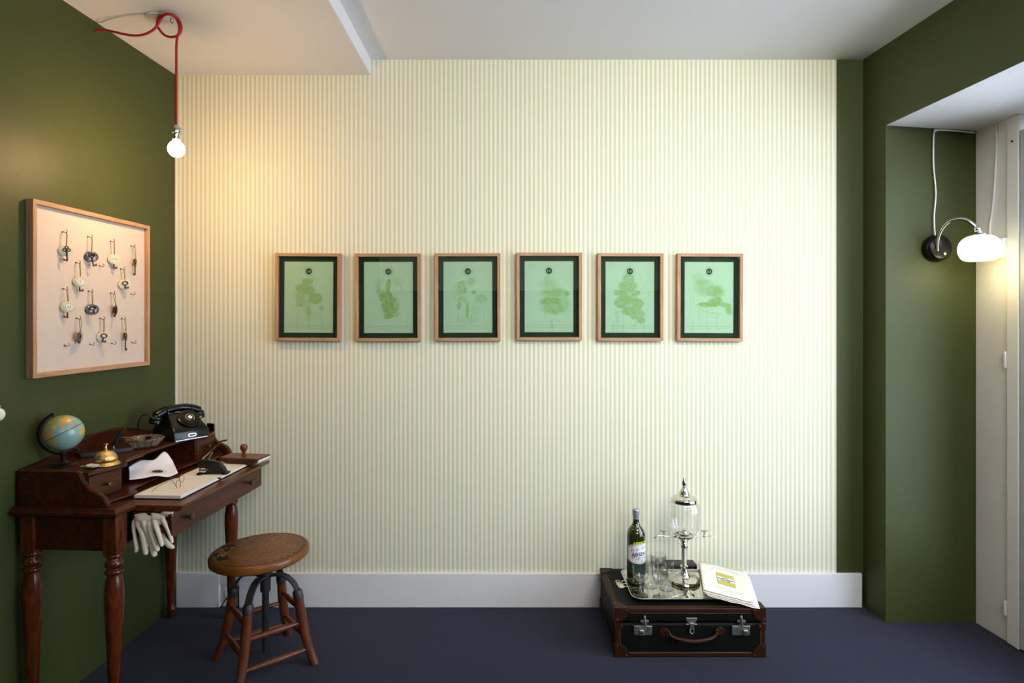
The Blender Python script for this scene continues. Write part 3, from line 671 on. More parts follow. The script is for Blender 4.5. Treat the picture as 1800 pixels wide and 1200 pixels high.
# the leaf that slides out, with its moulded front
LE = .525
q = MB()
prf = [(.06, .715), (LE-.030, .715), (LE-.016, .716), (LE-.008, .721), (LE-.002, .728), (LE, .735), (.06, .735)]
q.prism(prf, .088, L_D-.088, 'y'); q.build('writing_leaf', M['walnut'], desk, bevel=.001, ang=25)
DF = .486
q = MB(); q.box((AF+.002, .092, .640), (DF-.014, .102, .712)); q.box((AF+.002, L_D-.102, .640), (DF-.014, L_D-.092, .712)); q.box((.05, .100, .640), (DF-.014, L_D-.10, .646))
q.build('drawer_box', M['mahog'], desk)
dr = MB().box((DF-.014, .088, .624), (DF, L_D-.086, .7145)).build('drawer', M['mahog'], desk, bevel=.0015)
def knobgeo(s=1): return MB().lathe([(.0055*s, 0), (.005*s, .006*s), (.0045*s, .009*s), (.009*s, .013*s), (.0115*s, .017*s), (.0105*s, .021*s), (.004*s, .0235*s)], 20, Matrix.Rotation(PI/2, 4, 'Y'))
M['kn'] = pm('dark_knob', (.055, .028, .018, 1), .3, .3)
for a in (.175, .61):
    o = knobgeo().build('knob', M['kn'], dr); o.location = (DF, a, .670)
# hutch: shaped end panels, scalloped shelf, two small drawers, arched back
EP = [(.0, .748), (.0, .862), (.200, .862), (.214, .856), (.220, .843), (.228, .826), (.243, .806), (.262, .795), (.284, .786), (.300, .773), (.308, .758), (.310, .748)]
def sideboard(a0, a1, s):
    q = MB(); q.prism(EP, a0, a1, 'y'); 
    e = [(x, z) for x, z in EP[2:]]                  # thick moulded edge along the curve
    for (o_, aa, bb_) in ((.004, a0-.002, a1+.006), (.008, a0+.001, a1+.002)):
        q.loft([[(x-.012, aa if s > 0 else aa-.004, z-.010), (x+o_*.7, aa if s > 0 else aa-.004, z+o_*.3), (x+o_*.7, bb_ if s > 0 else bb_-.004, z+o_*.3), (x-.012, bb_ if s > 0 else bb_-.004, z-.010)] for x, z in e])
    return q.build('side_panel', M['mahog'], desk, bevel=.001)
sideboard(.018, .030, 1); sideboard(L_D-.030, L_D-.018, -1)
half = [(.030, .232), (.060, .250), (.110, .262), (.150, .268), (.170, .266), (.182, .256), (.190, .243), (.205, .232), (.235, .224), (.29, .219), (.35, .217), (.41, .2165)]
out = half+[(L_D-a, b) for a, b in half[::-1][1:]]
def shelf(name, out, z0, z1, m, lip=0):
    plan = [(b, a) for a, b in out]+[(.010, out[-1][0]), (.010, out[0][0])]
    q = MB()
    rings = [(0, z0), (lip*.6, z0+(z1-z0)*.15), (lip, z0+(z1-z0)*.4), (lip, z0+(z1-z0)*.7), (lip*.5, z1)]
    nb = len(out)
    q.loft([[(b+(o_ if k < nb else 0), a, z) for k, (b, a) in enumerate(plan)] for o_, z in rings])
    return q.build(name, m, desk, ang=30)
shelf('hutch_shelf', out, .843, .857, M['mahog'], .007)
low = [(a, b+.038) for a, b in out]
shelf('hutch_base', low, .7485, .757, M['mahog'], .006)
for a in (.1775, L_D-.1855): MB().box((.012, a, .757), (.240, a+.008, .843)).build('divider', M['mahog'], desk, bevel=.001)
for (a0, a1) in ((.0305, .1765), (L_D-.1765, L_D-.0305)):
    d_ = MB().box((.228, a0+.001, .7585), (.242, a1, .8415)).box((.03, a0+.004, .760), (.228, a1-.004, .83)).build('hutch_drawer', M['mahog'], desk, bevel=.0015)
    o = knobgeo(.75).build('knob', M['dbrass'], d_); o.location = (.242, (a0+a1)/2+.004, .799)
prof = [(0, .862), (.05, .867), (.10, .872), (.16, .879), (.20, .889), (.24, .904), (.28, .914), (.33, .919), (.41, .921)]
bp_ = [(a+.018 if a == 0 else a, z) for a, z in prof]+[(L_D-a-(.018 if a == 0 else 0), z) for a, z in prof[::-1][1:]]
q = MB().prism([(.018, .748)]+bp_+[(L_D-.018, .748)], .001, .011, 'x')
q.loft([[(.000, a, z-.008), (.014, a, z-.008), (.014, a, z), (.000, a, z)] for a, z in bp_])
q.build('back_board', M['mahog'], desk, bevel=.001)

def on_desk(px, py, Z): return G(px, py, Z)
ZS = .857; ZL = .735
# globe
g0 = G(112, 817, ZS)
gl = thing('globe', 'small pale blue desk globe on a black stand', 'globe', g0, math.radians(22))
MB().lathe([(.040, 0), (.041, .003), (.036, .007), (.014, .010), (.010, .014), (.0095, .035), (.012, .042), (.010, .046)], 32).build('stand', M['blackm'], gl, bevel=.0005)
GC = Vector((0, 0, P(0, 760, g0.y).z-ZS)); TL = math.radians(28)
q = MB(); pts = []
for k in range(33):
    a = math.radians(112+(305-112)*k/32); pts.append((.071*math.cos(a), 0, .071*math.sin(a)))
q.loft([[(x*(1+e), y_, z*(1+e)) for e, y_ in ((-.04, -.006), (-.04, .006), (.085, .006), (.085, -.006))] for x, _, z in pts])
q.v = [v+GC for v in q.v]
for s_ in (1, -1):
    ax_ = Vector((-math.sin(TL), 0, math.cos(TL)))*s_
    q.tube([GC+ax_*.058, GC+ax_*.073], .003, 8)
q.build('meridian_arm', M['blackm'], gl, bevel=.0006)
cg = [pm('globe_sea', lin(132, 168, 156), .35, coat=.4), pm('globe_green', lin(158, 158, 92), .35, coat=.4), pm('globe_pink', lin(188, 156, 126), .35, coat=.4), pm('globe_yellow', lin(204, 170, 62), .35, coat=.4), pm('globe_line', lin(50, 60, 50), .4)]
LAND = [ # (colour, outline of lon, lat)
 (2, [(-17,15),(-10,30),(-5,35),(10,37),(20,32),(32,31),(36,22),(43,12),(51,12),(42,-2),(40,-15),(35,-22),(32,-28),(20,-34),(14,-22),(12,-6),(9,4),(-5,5),(-13,9)]),
 (1, [(-10,36),(-9,43),(0,49),(5,53),(10,58),(6,62),(20,70),(40,68),(70,73),(105,77),(140,73),(180,69),(160,60),(142,54),(130,43),(118,50),(88,49),(70,42),(55,38),(48,42),(40,41),(30,46),(20,40),(10,44),(0,40)]),
 (3, [(74,39),(88,49),(98,43),(118,50),(130,46),(122,38),(121,29),(110,21),(100,23),(88,28),(78,32)]),
 (2, [(68,24),(74,33),(88,27),(94,27),(90,22),(84,19),(80,13),(77,8),(73,17)]), (2, [(94,27),(100,22),(108,20),(108,11),(103,12),(104,2),(99,8),(96,16)]),
 (2, [(36,31),(48,30),(57,24),(59,20),(52,15),(44,13),(39,21)]), (3, [(45,38),(55,37),(61,36),(62,26),(52,28),(46,33)]), (3, [(27,40),(36,41),(44,40),(40,37),(30,36)]),
 (3, [(22,20),(34,22),(37,15),(34,5),(25,5)]), (3, [(-10,22),(5,24),(4,14),(-10,12)]), (3, [(12,4),(30,3),(30,-10),(14,-6)]), (3, [(34,10),(42,11),(50,10),(42,-1),(35,3)]), (1, [(34,-1),(40,-3),(40,-14),(31,-12)]),
 (2, [(43,-16),(50,-14),(47,-25),(44,-24)]), (3, [(114,-22),(122,-17),(136,-12),(142,-11),(146,-19),(153,-28),(148,-38),(138,-34),(128,-32),(115,-34)]),
 (1, [(96,5),(104,-5),(106,-6),(101,0)]), (2, [(109,1),(118,6),(117,-3),(110,-3)]), (2, [(0,50),(-5,58),(2,53)]), (3, [(-75,8),(-50,0),(-35,-6),(-48,-27),(-65,-45),(-72,-50),(-70,-18),(-80,-4)]), (1, [(-160,60),(-100,70),(-60,60),(-80,26),(-98,18),(-120,35),(-125,50)]),
 (2, [(5,53),(15,54),(24,50),(22,45),(8,45)]), (2, [(8,60),(20,68),(26,66),(18,58)]),
]
def inpoly(x, y, p):
    c = False; j = len(p)-1
    for i in range(len(p)):
        if (p[i][1] > y) != (p[j][1] > y) and x < (p[j][0]-p[i][0])*(y-p[i][1])/(p[j][1]-p[i][1])+p[i][0]: c = not c
        j = i
    return c
NU, NV = 160, 80; GR = .0605
MG = Matrix.Translation(GC) @ Matrix.Rotation(-TL, 4, 'Y') @ Matrix.Rotation(math.radians(-145), 4, 'Z')
q = MB(); vs = [(GR*math.cos(math.radians(-90+180*j/NV))*math.cos(2*PI*i/NU-PI), GR*math.cos(math.radians(-90+180*j/NV))*math.sin(2*PI*i/NU-PI), GR*math.sin(math.radians(-90+180*j/NV))) for j in range(NV+1) for i in range(NU)]
fs = []; ms = []
for j in range(NV):
    for i in range(NU):
        fs.append((j*NU+i, j*NU+(i+1) % NU, (j+1)*NU+(i+1) % NU, (j+1)*NU+i))
        lo = (i+.5)*360/NU-180; la = (j+.5)*180/NV-90; c_ = 0
        lo2 = lo+mnoise.noise((lo*.12, la*.12, 1))*4; la2 = la+mnoise.noise((lo*.12, la*.12, 5))*4
        for cc, pp in LAND:
            if inpoly(lo2, la2, pp): c_ = cc
        if j == NV//2: c_ = 4
        ms.append(c_)
q.add(vs, fs); q.m = ms; q.v = [MG @ v for v in q.v]
q.build('sphere', cg, gl, recalc=False, ang=80)
# reception bell
b0 = G(186, 817, ZS)
bell = thing('reception_bell', 'engraved brass reception bell with a push button on the desk shelf', 'bell', b0)
MB().lathe([(.0375, 0), (.044, .001), (.045, .003), (.043, .007), (.037, .012), (.033, .015), (.020, .016)], 40).build('bell_base', M['brass_eng'], bell)
MB().lathe([(.0345, .018), (.0355, .020), (.0345, .028), (.030, .038), (.021, .046), (.010, .050), (.004, .051)], 40).build('bell_dome', M['brass_eng'], bell)
MB().lathe([(.005, .050), (.0055, .053), (.003, .055), (.0045, .059), (.003, .063), (.0025, .068), (.005, .070), (.0085, .0715), (.0085, .0735), (.004, .075)], 20).build('push_button', M['brass'], bell)
# pocket watch
w0 = G(164, 822, ZS)
pw = thing('pocket_watch', 'silver pocket watch lying on the desk shelf before the brass bell', 'watch', w0, .3)
MB().lathe([(.010, 0), (.019, .001), (.0245, .004), (.0255, .007), (.0245, .010), (.022, .0112)], 36).build('watch_case', M['silver'], pw)
MB().lathe([(.0215, .0108), (.021, .0116), (.012, .0122)], 36).build('dial', M['paperw'], pw)
q = MB(); q.tube([(-.0255, 0, .007), (-.031, 0, .007)], .0025, 8); q.tube([(-.033-.0045*math.cos(a), .0055*math.sin(a), .007) for a in [2*PI*k/14 for k in range(15)]], .0011, 6); q.build('winding_crown', M['silver'], pw)
q = MB(); q.box((-.0005, 0, .0122), (.0005, .014, .0126)); q.box((0, -.0006, .0122), (.010, .0006, .0126)); q.build('watch_hand', M['ink'], pw)
# pen stand with a dip pen in its socket
ps = thing('pen_stand', 'black slab pen stand with swivel socket behind the brass bell', 'pen stand', G(190, 798, ZS)+Vector((-.016, .008, 0)), math.radians(-44))
MB().box((-.036, -.085, 0), (.034, .085, .017)).build('stand_base', M['blackm'], ps, bevel=.003)
PB = ps.location; c44, s44 = math.cos(math.radians(44)), math.sin(math.radians(44))
sa = P(200, 783, PB.y+.01); sb_ = P(215, 758, PB.y+.03); sc_ = P(243, 727, PB.y+.06)
inv = (Matrix.Translation(PB) @ Matrix.Rotation(math.radians(-44), 4, 'Z')).inverted()
q = MB(); a1, b1 = inv @ sa, inv @ sb_
q.tube([a1+Vector((0,0,-.006)), a1, a1.lerp(b1, .5), b1], [.005, .007, .0095, .0125], 14); q.build('pen_socket', M['blackm'], ps)
k0 = inv @ G(205, 800, ZS); MB().lathe([(.004, .016), (.005, .020), (.0035, .023), (.0045, .027), (.003, .029)], 14, Matrix.Translation((k0.x*.3, k0.y, 0))).build('stud', M['steel'], ps)
pn = thing('dip_pen', 'slim silver-striped pen leaning in the black socket of the pen stand', 'pen', sb_.lerp(sa, .4))
dv = sc_-pn.location
q = MB().tube([Vector((0,0,0)), dv*.25, dv*.7, dv], [.0045, .005, .0045, .0035], 12, flat=.6); q.build('barrel', M['steel'], pn)
q = MB(); oo = Vector((.0035, -.0035, .001)); q.tube([dv*.22+oo, dv*.6+oo, dv*.97+oo*.8], [.0016, .002, .0014], 8); q.build('clip', M['blackm'], pn)
# cut glass ashtray and pipe
a0 = G(250, 788, ZS)+Vector((-.01, .035, 0))
at = thing('ashtray', 'round cut-glass ashtray with scalloped rim on the desk shelf', 'ashtray', a0)
fl = lambda a, z: 1+.045*math.cos(a*14)*(1 if z > .006 else .4)
q = MB().lathe([(.034, 0), (.046, .004), (.058, .020), (.066, .034), (.064, .037), (.060, .035), (.050, .022), (.040, .010), (.012, .008)], 84, mod=fl); q.build('bowl', pm('cut_glass', (.80, .76, .66, 1), .04, trans=.92, ior=1.5), at)
pp = thing('tobacco_pipe', 'brown tobacco pipe resting in the cut-glass ashtray', 'pipe', a0)
pb = P(261, 772, a0.y-.01)-a0; pe = P(206, 768, a0.y-.035)-a0
T = Matrix.Translation(pb) @ Matrix.Rotation(math.radians(38), 4, 'X') @ Matrix.Rotation(math.radians(12), 4, 'Y')
MB().lathe([(.004, -.026), (.011, -.022), (.0155, -.010), (.0155, .004), (.0145, .007), (.0105, .007), (.0095, -.008), (.003, -.012)], 24, T).build('pipe_bowl', pm('dark_briar', (.03, .012, .010, 1), .3, coat=.4), pp)
MB().tube([pb+Vector((-.008, 0, -.016)), pb.lerp(pe, .35)+Vector((0, 0, -.008)), pb.lerp(pe, .6), pe], [.0065, .0055, .005, .0035], 12, flat=.8).build('pipe_stem', pm('briar', (.16, .045, .015, 1), .35, coat=.4), pp)

# ------------------------------------------------------------------ telephone
TR = math.radians(57)
t0 = Vector((-1.390, 2.556, ZS)); ph = thing('telephone', 'black rotary dial telephone on the desk shelf in the corner', 'telephone', t0, TR)
def rsec(z, hx, y0, y1, r=.008):
    pts = []
    for (cx, cy, a0_) in ((hx-r, y1-r, 0), (-hx+r, y1-r, 90), (-hx+r, y0+r, 180), (hx-r, y0+r, 270)):
        for k in range(4): a = math.radians(a0_+30*k); pts.append((cx+r*math.cos(a), cy+r*math.sin(a), z))
    return pts
q = MB().loft([rsec(.004, .078, -.082, .090), rsec(.034, .077, -.081, .089), rsec(.040, .075, -.078, .088), rsec(.060, .068, -.054, .084), rsec(.082, .062, -.026, .078), rsec(.098, .058, -.006, .074), rsec(.103, .054, .0, .070)])
q.build('body', M['black'], ph, ang=40, bevel=.0015)
MB().box((-.068, -.0815, .0005), (.068, -.077, .004)).build('trim_strip', M['chrome'], ph)
for sx in (-1, 1):
    q = MB().box((sx*.040-.010, .008, .100), (sx*.040+.010, .046, .110)); q.box((sx*.052-.003, .006, .100), (sx*.052+.003, .050, .126)); q.build('cradle', M['black'], ph, bevel=.002)
sl = math.atan2(.062, .076)
DT = Matrix.Translation((.012, -.039, .082)) @ Matrix.Scale(1.12, 4) @ Matrix.Rotation(math.radians(42), 4, 'X')
q = MB().lathe([(.037, -.012), (.041, -.002), (.041, .002), (.036, .004)], 40, DT); q.build('dial_ring', M['black'], ph)
q = MB(); q.lathe([(.033, .004), (.034, .007), (.012, .008)], 40, DT)
for k in range(10):
    a = math.radians(-50+k*29); q.lathe([(.0052, .0075), (.0058, .0085), (.0045, .0085)], 12, DT @ Matrix.Translation((.0255*math.cos(a), .0255*math.sin(a), 0)))
dl = q.build('dial', M['black'], ph)
q = MB()
for k in range(12):
    a = math.radians(-50+k*27); q.lathe([(.0014, .0079), (.0016, .0086), (.0008, .0088)], 8, DT @ Matrix.Translation((.0155*math.cos(a), .0155*math.sin(a), 0)))
q.build('dial_number', M['paper'], dl)
MB().lathe([(.008, .0079), (.008, .0092), (.003, .0096)], 20, DT).build('dial_centre', M['paper'], dl)
MB().box((.026, -.020, .006), (.040, -.017, .0095), DT @ Matrix.Rotation(.3, 4, 'Z')).build('finger_stop', M['silver'], ph)
q = MB().prism([(-.019, .019), (-.014, .026), (.014, .026), (.019, .019), (.014, .012), (-.014, .012)], -.0848, -.081, 'y'); pl_ = q.build('name_plate', M['silver'], ph)
q = MB().prism([(-.0145, .019), (-.011, .0225), (.011, .0225), (.0145, .019), (.011, .0155), (-.011, .0155)], -.0853, -.0845, 'y'); q.build('plate_inset', M['ink'], pl_)
q = MB(); hs = []
for k in range(21):
    u = -1+k/10; hs.append((u*.090, .030, .123-.022*abs(u)**2.2))
q.tube(hs, [.0175+.004*abs(-1+k/10) for k in range(21)], 14, flat=.9); 
for sx in (-1, 1):
    T = Matrix.Translation((sx*.090, .030, .086)) @ Matrix.Rotation(-sx*math.radians(10), 4, 'Y')
    q.lathe([(.020, -.020), (.0245, -.018), (.0255, -.006), (.0235, -.003), (.0250, 0), (.024, .008), (.016, .017), (.010, .022)], 28, T)
q.build('handset', M['black'], ph, ang=50)
cq = MB(); c_in = (Matrix.Translation(t0) @ Matrix.Rotation(TR, 4, 'Z')).inverted()
cpts = [c_in @ P(270, 736, 2.475), c_in @ P(260, 728, 2.465), c_in @ P(250, 731, 2.47), c_in @ P(243, 742, 2.50), c_in @ P(243, 757, 2.52)]
cq.tube(catmull([tuple(p) for p in cpts], 5), .0028, 8); cq.build('handset_cord', M['blackm'], ph)
pb_ = G(368, 760, ZS); q = MB().box((-.004, -.022, 0), (.004, .022, .034)).build('case_body', M['black'], bevel=.002)
tag(q, 'flat black case standing between the telephone and the far desk panel', 'case'); q.name = 'spectacle_case'; q.location = dw(.235, L_D-.055, ZS); q.rotation_euler = (0, 0, WROT+1.2)

# ------------------------------------------------------------------ open register, embosser, glasses, blotter, letter, gloves
bk = thing('open_book', 'open blank register with cream pages lying on the desk leaf', 'book', dw(.392, .405, ZL), WROT)
WB = .168; 
MB().box((-WB/2-.003, -.256, 0), (WB/2+.004, .254, .003)).build('cover', M['blackleather'], bk, bevel=.001)
def page_block(y0, y1, h, name='page_block'):
    q = MB(); n = 14
    vs = lambda x: [(x, y0+(y1-y0)*k/n, .003+h*(1-(1-math.sin(PI*.5*min(1, (k/n)*5)))*.8)) for k in range(n+1)]
    a = vs(-WB/2); b = vs(WB/2)
    q.loft([[(x, y0, .003)]+[(x, v[1], v[2]) for v in row]+[(x, y1, .003)] for x, row in ((-WB/2, a), (WB/2, b))])
    return q.build(name, M['paper'], bk, ang=30)
page_block(.002, -.250, .0105); page_block(-.002+.004, .248, .008)
for k in range(5): MB().box((WB/2-.001, -.249, .0045+k*.0022), (WB/2+.0012+.0004*(k % 2), -.03, .0052+k*.0022)).build('page_edge', M['paperw'], bk)
MB().box((WB/2-.006, -.006, .0045), (WB/2+.004, .003, .0105)).build('ribbon', M['ink'], bk)
em = thing('embosser', 'black cast-iron embossing press with a silver lever on the open book', 'embosser', dw(.392, .405, ZL+.0112)+Vector((.035, .050, 0)), .05)
q = MB().prism([(-.055, 0), (-.055, .006), (-.040, .0075), (-.020, .0075), (-.020, .026), (-.024, .031), (-.058, .034), (-.062, .046), (-.056, .053), (-.03, .056), (.0, .054), (.022, .046), (.040, .028), (.050, .010), (.058, .006), (.060, 0)], -.011, .011, 'y')
q.box((-.060, -.020, 0), (-.040, .020, .0065)); q.box((.036, -.020, 0), (.058, .020, .0065)); q.build('press_body', M['black'], em, bevel=.002)
MB().lathe([(.016, .010), (.0175, .012), (.0175, .017), (.013, .018)], 28, Matrix.Translation((-.040, 0, -.001))).lathe([(.013, .021), (.0165, .0225), (.0165, .028), (.012, .030)], 28, Matrix.Translation((-.040, 0, -.001))).build('die_plate', M['silver'], em)
lv = P(396, 775, em.location.y)-em.location
lvp = catmull([(-.046, 0, .044), (-.042, 0, .058), (-.020, 0, .078), (.012, 0, .108), (lv.x-.012, 0, lv.z-.004), (lv.x+.012, 0, lv.z+.001)], 5)
q = MB(); q.loft([[(p[0]-.003, y_, p[2]+dz) for y_, dz in ((-.009, .0), (.009, .0), (.009, .007), (-.009, .007))] for p in lvp]); q.build('lever', M['silver'], em, bevel=.001)
q = MB().tube([(-.020, 0, .050), (-.015, .0, .070), (-.006, 0, .086)], .003, 8); q.build('spring_rod', M['steel'], em)
gs = thing('spectacles', 'thin wire-rimmed spectacles folded open on the blank page', 'glasses', dw(.36, .19, ZL+.0165))
GI = gs.location
def gp(px, py, Y, dz=0): return P(px, py, Y)-GI+Vector((0, 0, dz))
zt = ZL+.0142
def gt(px, py, h): v = G(px, py, zt+h); return v-GI
wf = MB()
l1 = [gt(313.5, 851, .012)+Vector((.006*math.cos(a), .011*math.cos(a)*.4, .015*math.sin(a))) for a in [2*PI*k/20 for k in range(21)]]
l2 = [gt(319.5, 840, .014)+Vector((.006*math.cos(a), .011*math.cos(a)*.4, .015*math.sin(a))) for a in [2*PI*k/20 for k in range(21)]]
for l_ in (l1, l2): wf.tube(l_, .0008, 6)
wf.tube([l1[4], (l1[4]+l2[10])/2+Vector((0, 0, .003)), l2[9]], .0008, 6); wf.build('lens_rim', M['dbrass'], gs)
wf = MB()
wf.tube(catmull([tuple(l1[12]), tuple(gt(307, 850, .006)), tuple(gt(300, 842, .006)), tuple(gt(301, 836, .006)), tuple(gt(304, 833, .004))], 5), .0008, 6)
wf.tube(catmull([tuple(l2[8]), tuple(gt(300, 843, .008)), tuple(gt(283, 852, .003)), tuple(gt(273, 858, .001)), tuple(gt(268, 864, .001))], 5), .0008, 6)
wf.build('temple_arm', M['dbrass'], gs)
bt = thing('rocker_blotter', 'wooden rocker blotter with round knob at the far end of the desk leaf', 'blotter', dw(.45, .655, ZL), WROT-.10)
q = MB().box((-.090, -.046, .031), (.092, .046, .038)); q.build('top_plate', M['walnut'], bt, bevel=.002)
arcp = [(-.046+.092*k/12, .030-.026*math.sin(PI*k/12)**.8) for k in range(13)]
arcx = [(-.088+.176*k/16, .031-.027*math.sin(PI*k/16)**.7) for k in range(17)]
MB().prism(arcx, -.043, .043, 'y').build('rocker', M['mahog'], bt)
q = MB(); pth = [(.060, .0075), (.075, .011), (.086, .018), (.0905, .026), (.088, .0305), (.080, .0305)]
q.loft([[(x, -.044, z), (x, .044, z), (x+.0006, .044, z+.0006), (x+.0006, -.044, z+.0006)] for x, z in pth]); q.build('blotting_paper', M['paper'], bt)
MB().lathe([(.010, .038), (.0105, .041), (.0065, .045), (.0062, .053), (.010, .060), (.0148, .068), (.0155, .076), (.012, .085), (.005, .088)], 28, Matrix.Translation((-.005, -.0, 0))).build('knob', M['stool'], bt)
# folded letter with a dark seal, leaning out of the pigeonhole
lt = thing('folded_letter', 'creased white letter with a dark round seal leaning out of the desk pigeonhole', 'letter', dw(.22, .30, .757))
LI = lt.location
ctrl = [[P(227, 843, 2.20), P(251, 840.5, 2.225), P(274, 836, 2.25), P(296, 838, 2.275), P(313, 831, 2.30)],
        [P(227, 827, 2.235), P(247, 824, 2.265), P(268, 821.5, 2.29), P(287, 818, 2.315), P(305.5, 814.5, 2.345)],
        [P(226, 821, 2.24), P(247, 808.5, 2.29), P(270, 808, 2.31), P(289, 793.5, 2.35), P(303, 809, 2.352)]]
def lsurf(u, v):
    rows = [catmull([tuple(p) for p in r], 8) for r in ctrl]
    k = u*(len(rows[0])-1); i0 = min(int(k), len(rows[0])-2); f = k-i0
    pr = [Vector(r[i0]).lerp(Vector(r[i0+1]), f) for r in rows]
    w = v*2
    return tuple((pr[0].lerp(pr[1], w) if w <= 1 else pr[1].lerp(pr[2], w-1))-LI)
MB().grid(lsurf, 24, 8).build('sheet', M['paperw'], lt, recalc=False, thick=.0006, ang=12)
def lseal(r0, r1):
    q = MB(); vs = []
    for k in range(28):
        for r in (r0, r1):
            a = 2*PI*k/28; p_ = Vector(lsurf(.57+r*math.cos(a), .24+r*.62*math.sin(a))); vs.append(p_+Vector((.0012, -.0016, .0022)))
    q.add(vs, [(2*k, (2*k+2) % 56, (2*k+3) % 56, 2*k+1) for k in range(28)]); return q
q = lseal(.001, .12); q2 = lseal(.175, .182); q.add(q2.v, q2.f); q.build('seal_print', M['ink'], lt, recalc=False)

# gloves: capsule chains fused by a voxel remesh
def glove(name, label, chains, Y, pos):
    q = MB(); org = P(pos[0], pos[1], Y)
    for ch in chains:
        pts = [P(x/4+200, y/4+680, Y+dy)-org for x, y, dy, r in ch]; rs = [r*1.14 for *_, r in ch]
        cm = catmull([tuple(p)+(r,) for p, r in zip(pts, rs)], 5)
        q.tube([c[:3] for c in cm], [c[3] for c in cm], 10)
        for p, r in ((pts[0], rs[0]), (pts[-1], rs[-1])): q.ball(p, r*.98, 10)
    o = q.build(name, M['cotton'], remesh=.0017); o.location = org
    return tag(o, label, 'glove', 'cotton gloves hanging over the drawer edge')
GY = 2.022
glove('cotton_glove', 'cream cotton glove nearer the desk leg, fingers hanging down', [
    [(165, 905, .012, .006), (140, 960, 0, .006), (148, 1060, -.002, .0052), (160, 1130, -.002, .0062), (158, 1152, -.002, .006)],
    [(185, 895, .014, .008), (175, 950, .000, .010), (200, 1030, -.003, .0085), (215, 1100, -.003, .0082), (225, 1162, -.003, .0085)],
    [(215, 890, .014, .008), (220, 950, -.003, .012), (235, 1010, -.002, .0085), (262, 1090, .003, .0080), (285, 1175, .004, .0085)],
    [(245, 892, .014, .008), (255, 950, -.002, .011), (262, 1020, -.006, .008), (285, 1090, -.007, .0075), (305, 1140, -.006, .0078)],
    [(160, 925, .002, .007), (190, 925, 0, .011), (285, 925, -.001, .010)], [(165, 958, .002, .006), (185, 970, .0, .010), (265, 975, -.001, .009)], [(195, 1005, 0, .008), (250, 1005, 0, .007)],
    [(158, 900, .004, .0065), (225, 888, .005, .0085), (285, 888, .005, .0075)]], GY, (232, 890))
glove('cotton_glove', 'cream cotton glove nearer the drawer knob, thumb curled at its top', [
    [(290, 888, .012, .008), (290, 950, -.004, .009), (315, 1030, -.010, .0075), (328, 1075, -.010, .0070), (337, 1108, -.010, .0065)],
    [(320, 888, .012, .007), (350, 940, -.004, .0075), (380, 1000, -.006, .0060), (402, 1060, -.006, .0055), (408, 1090, -.006, .0050)],
    [(300, 930, .006, .008), (320, 990, .008, .007), (350, 1060, .008, .007), (385, 1110, .007, .0075), (412, 1125, .006, .0065)],
    [(278, 890, .005, .0075), (340, 890, .005, .0075)], [(285, 915, .001, .010), (352, 918, .001, .009)], [(290, 950, -.001, .009), (345, 948, .0, .007)],
    [(340, 888, .000, .0045), (362, 884, -.004, .0055), (395, 884, -.005, .0055), (412, 882, -.005, .004)], [(370, 898, -.002, .004), (392, 905, -.004, .0045), (408, 902, -.004, .0035)]], GY-.004, (275, 890))

# ------------------------------------------------------------------ stool
ST = Vector((-.958, 2.376, 0))
st = thing('swivel_stool', 'round wooden swivel stool with studded seat and black iron arms before the desk', 'stool', ST)
SH = .449; SR = .186
T = Matrix.Translation((-.010, .0, 0)) @ Matrix.Rotation(math.radians(-1.5), 4, 'Y')
q = MB().lathe([(.150, SH-.036), (.177, SH-.035), (SR, SH-.028), (SR+.001, SH-.010), (SR-.003, SH-.003), (SR-.008, SH), (.1725, SH), (.172, SH-.002)], 72, T); q.build('seat', M['seat'], st)
q = MB().lathe([(.1717, SH-.003), (.1705, SH+.001), (.10, SH+.0012), (.02, SH+.0010)], 64, T); pan = q.build('seat_panel', M['seat'], st)
q = MB().tube([T @ Vector((.172*math.cos(2*PI*k/64), .172*math.sin(2*PI*k/64), SH+.0004)) for k in range(65)], .0014, 6); q.build('edge_bead', M['iron'], st)
q = MB(); q2 = MB()
for k in range(36):
    a = 2*PI*k/36; p_ = T @ Vector((.165*math.cos(a), .165*math.sin(a), SH+.002)); q.ball(p_, .0032, 8, sq=(1, 1, .6))
for rr_, n_ in ((.144, 26), (.122, 22), (.100, 18), (.078, 14), (.056, 10), (.034, 6)):
    for k in range(n_):
        a = 2*PI*(k+.5*(n_ % 4 == 2))/n_; q2.lathe([(.0028, 0), (.0026, .0006)], 8, T @ Matrix.Translation((rr_*math.cos(a), rr_*math.sin(a), SH+.0009)))
wq = MB(); wq2 = MB(); rw = random.Random(5)
def blob(q_, r_, a_, s_, z_, sx_=1.0):
    c_ = Vector((r_*math.cos(a_), r_*math.sin(a_), 0)); n_ = 11; ps_ = []
    for k_ in range(n_):
        t_ = 2*PI*k_/n_; rr2 = s_*rw.uniform(.45, 1.1); u_ = Vector((math.cos(t_)*rr2, math.sin(t_)*rr2*sx_, 0)); u_.rotate(Matrix.Rotation(a_, 3, 'Z')); ps_.append(T @ (c_+u_+Vector((0, 0, z_))))
    q_.loft([ps_, [p__+Vector((0, 0, .0007)) for p__ in ps_]])
for k_ in range(16): blob(wq, rw.uniform(.125, .160), math.radians(rw.uniform(160, 245)), rw.uniform(.007, .016), SH+.0007, 1.7)
for k_ in range(9): blob(wq2, rw.uniform(.105, .150), math.radians(rw.uniform(170, 240)), rw.uniform(.004, .010), SH+.0010, 1.8)
wq.build('worn_patch', pm('dark_wear', (.022, .011, .006, 1), .7), pan)['kind'] = 'stuff'; wq2.build('chipped_veneer', pm('pale_wear', (.26, .15, .06, 1), .7), pan)['kind'] = 'stuff'
q.build('stud', M['iron'], pan)['kind'] = 'stuff'; q2.build('perforation', M['ink'], pan)['kind'] = 'stuff'
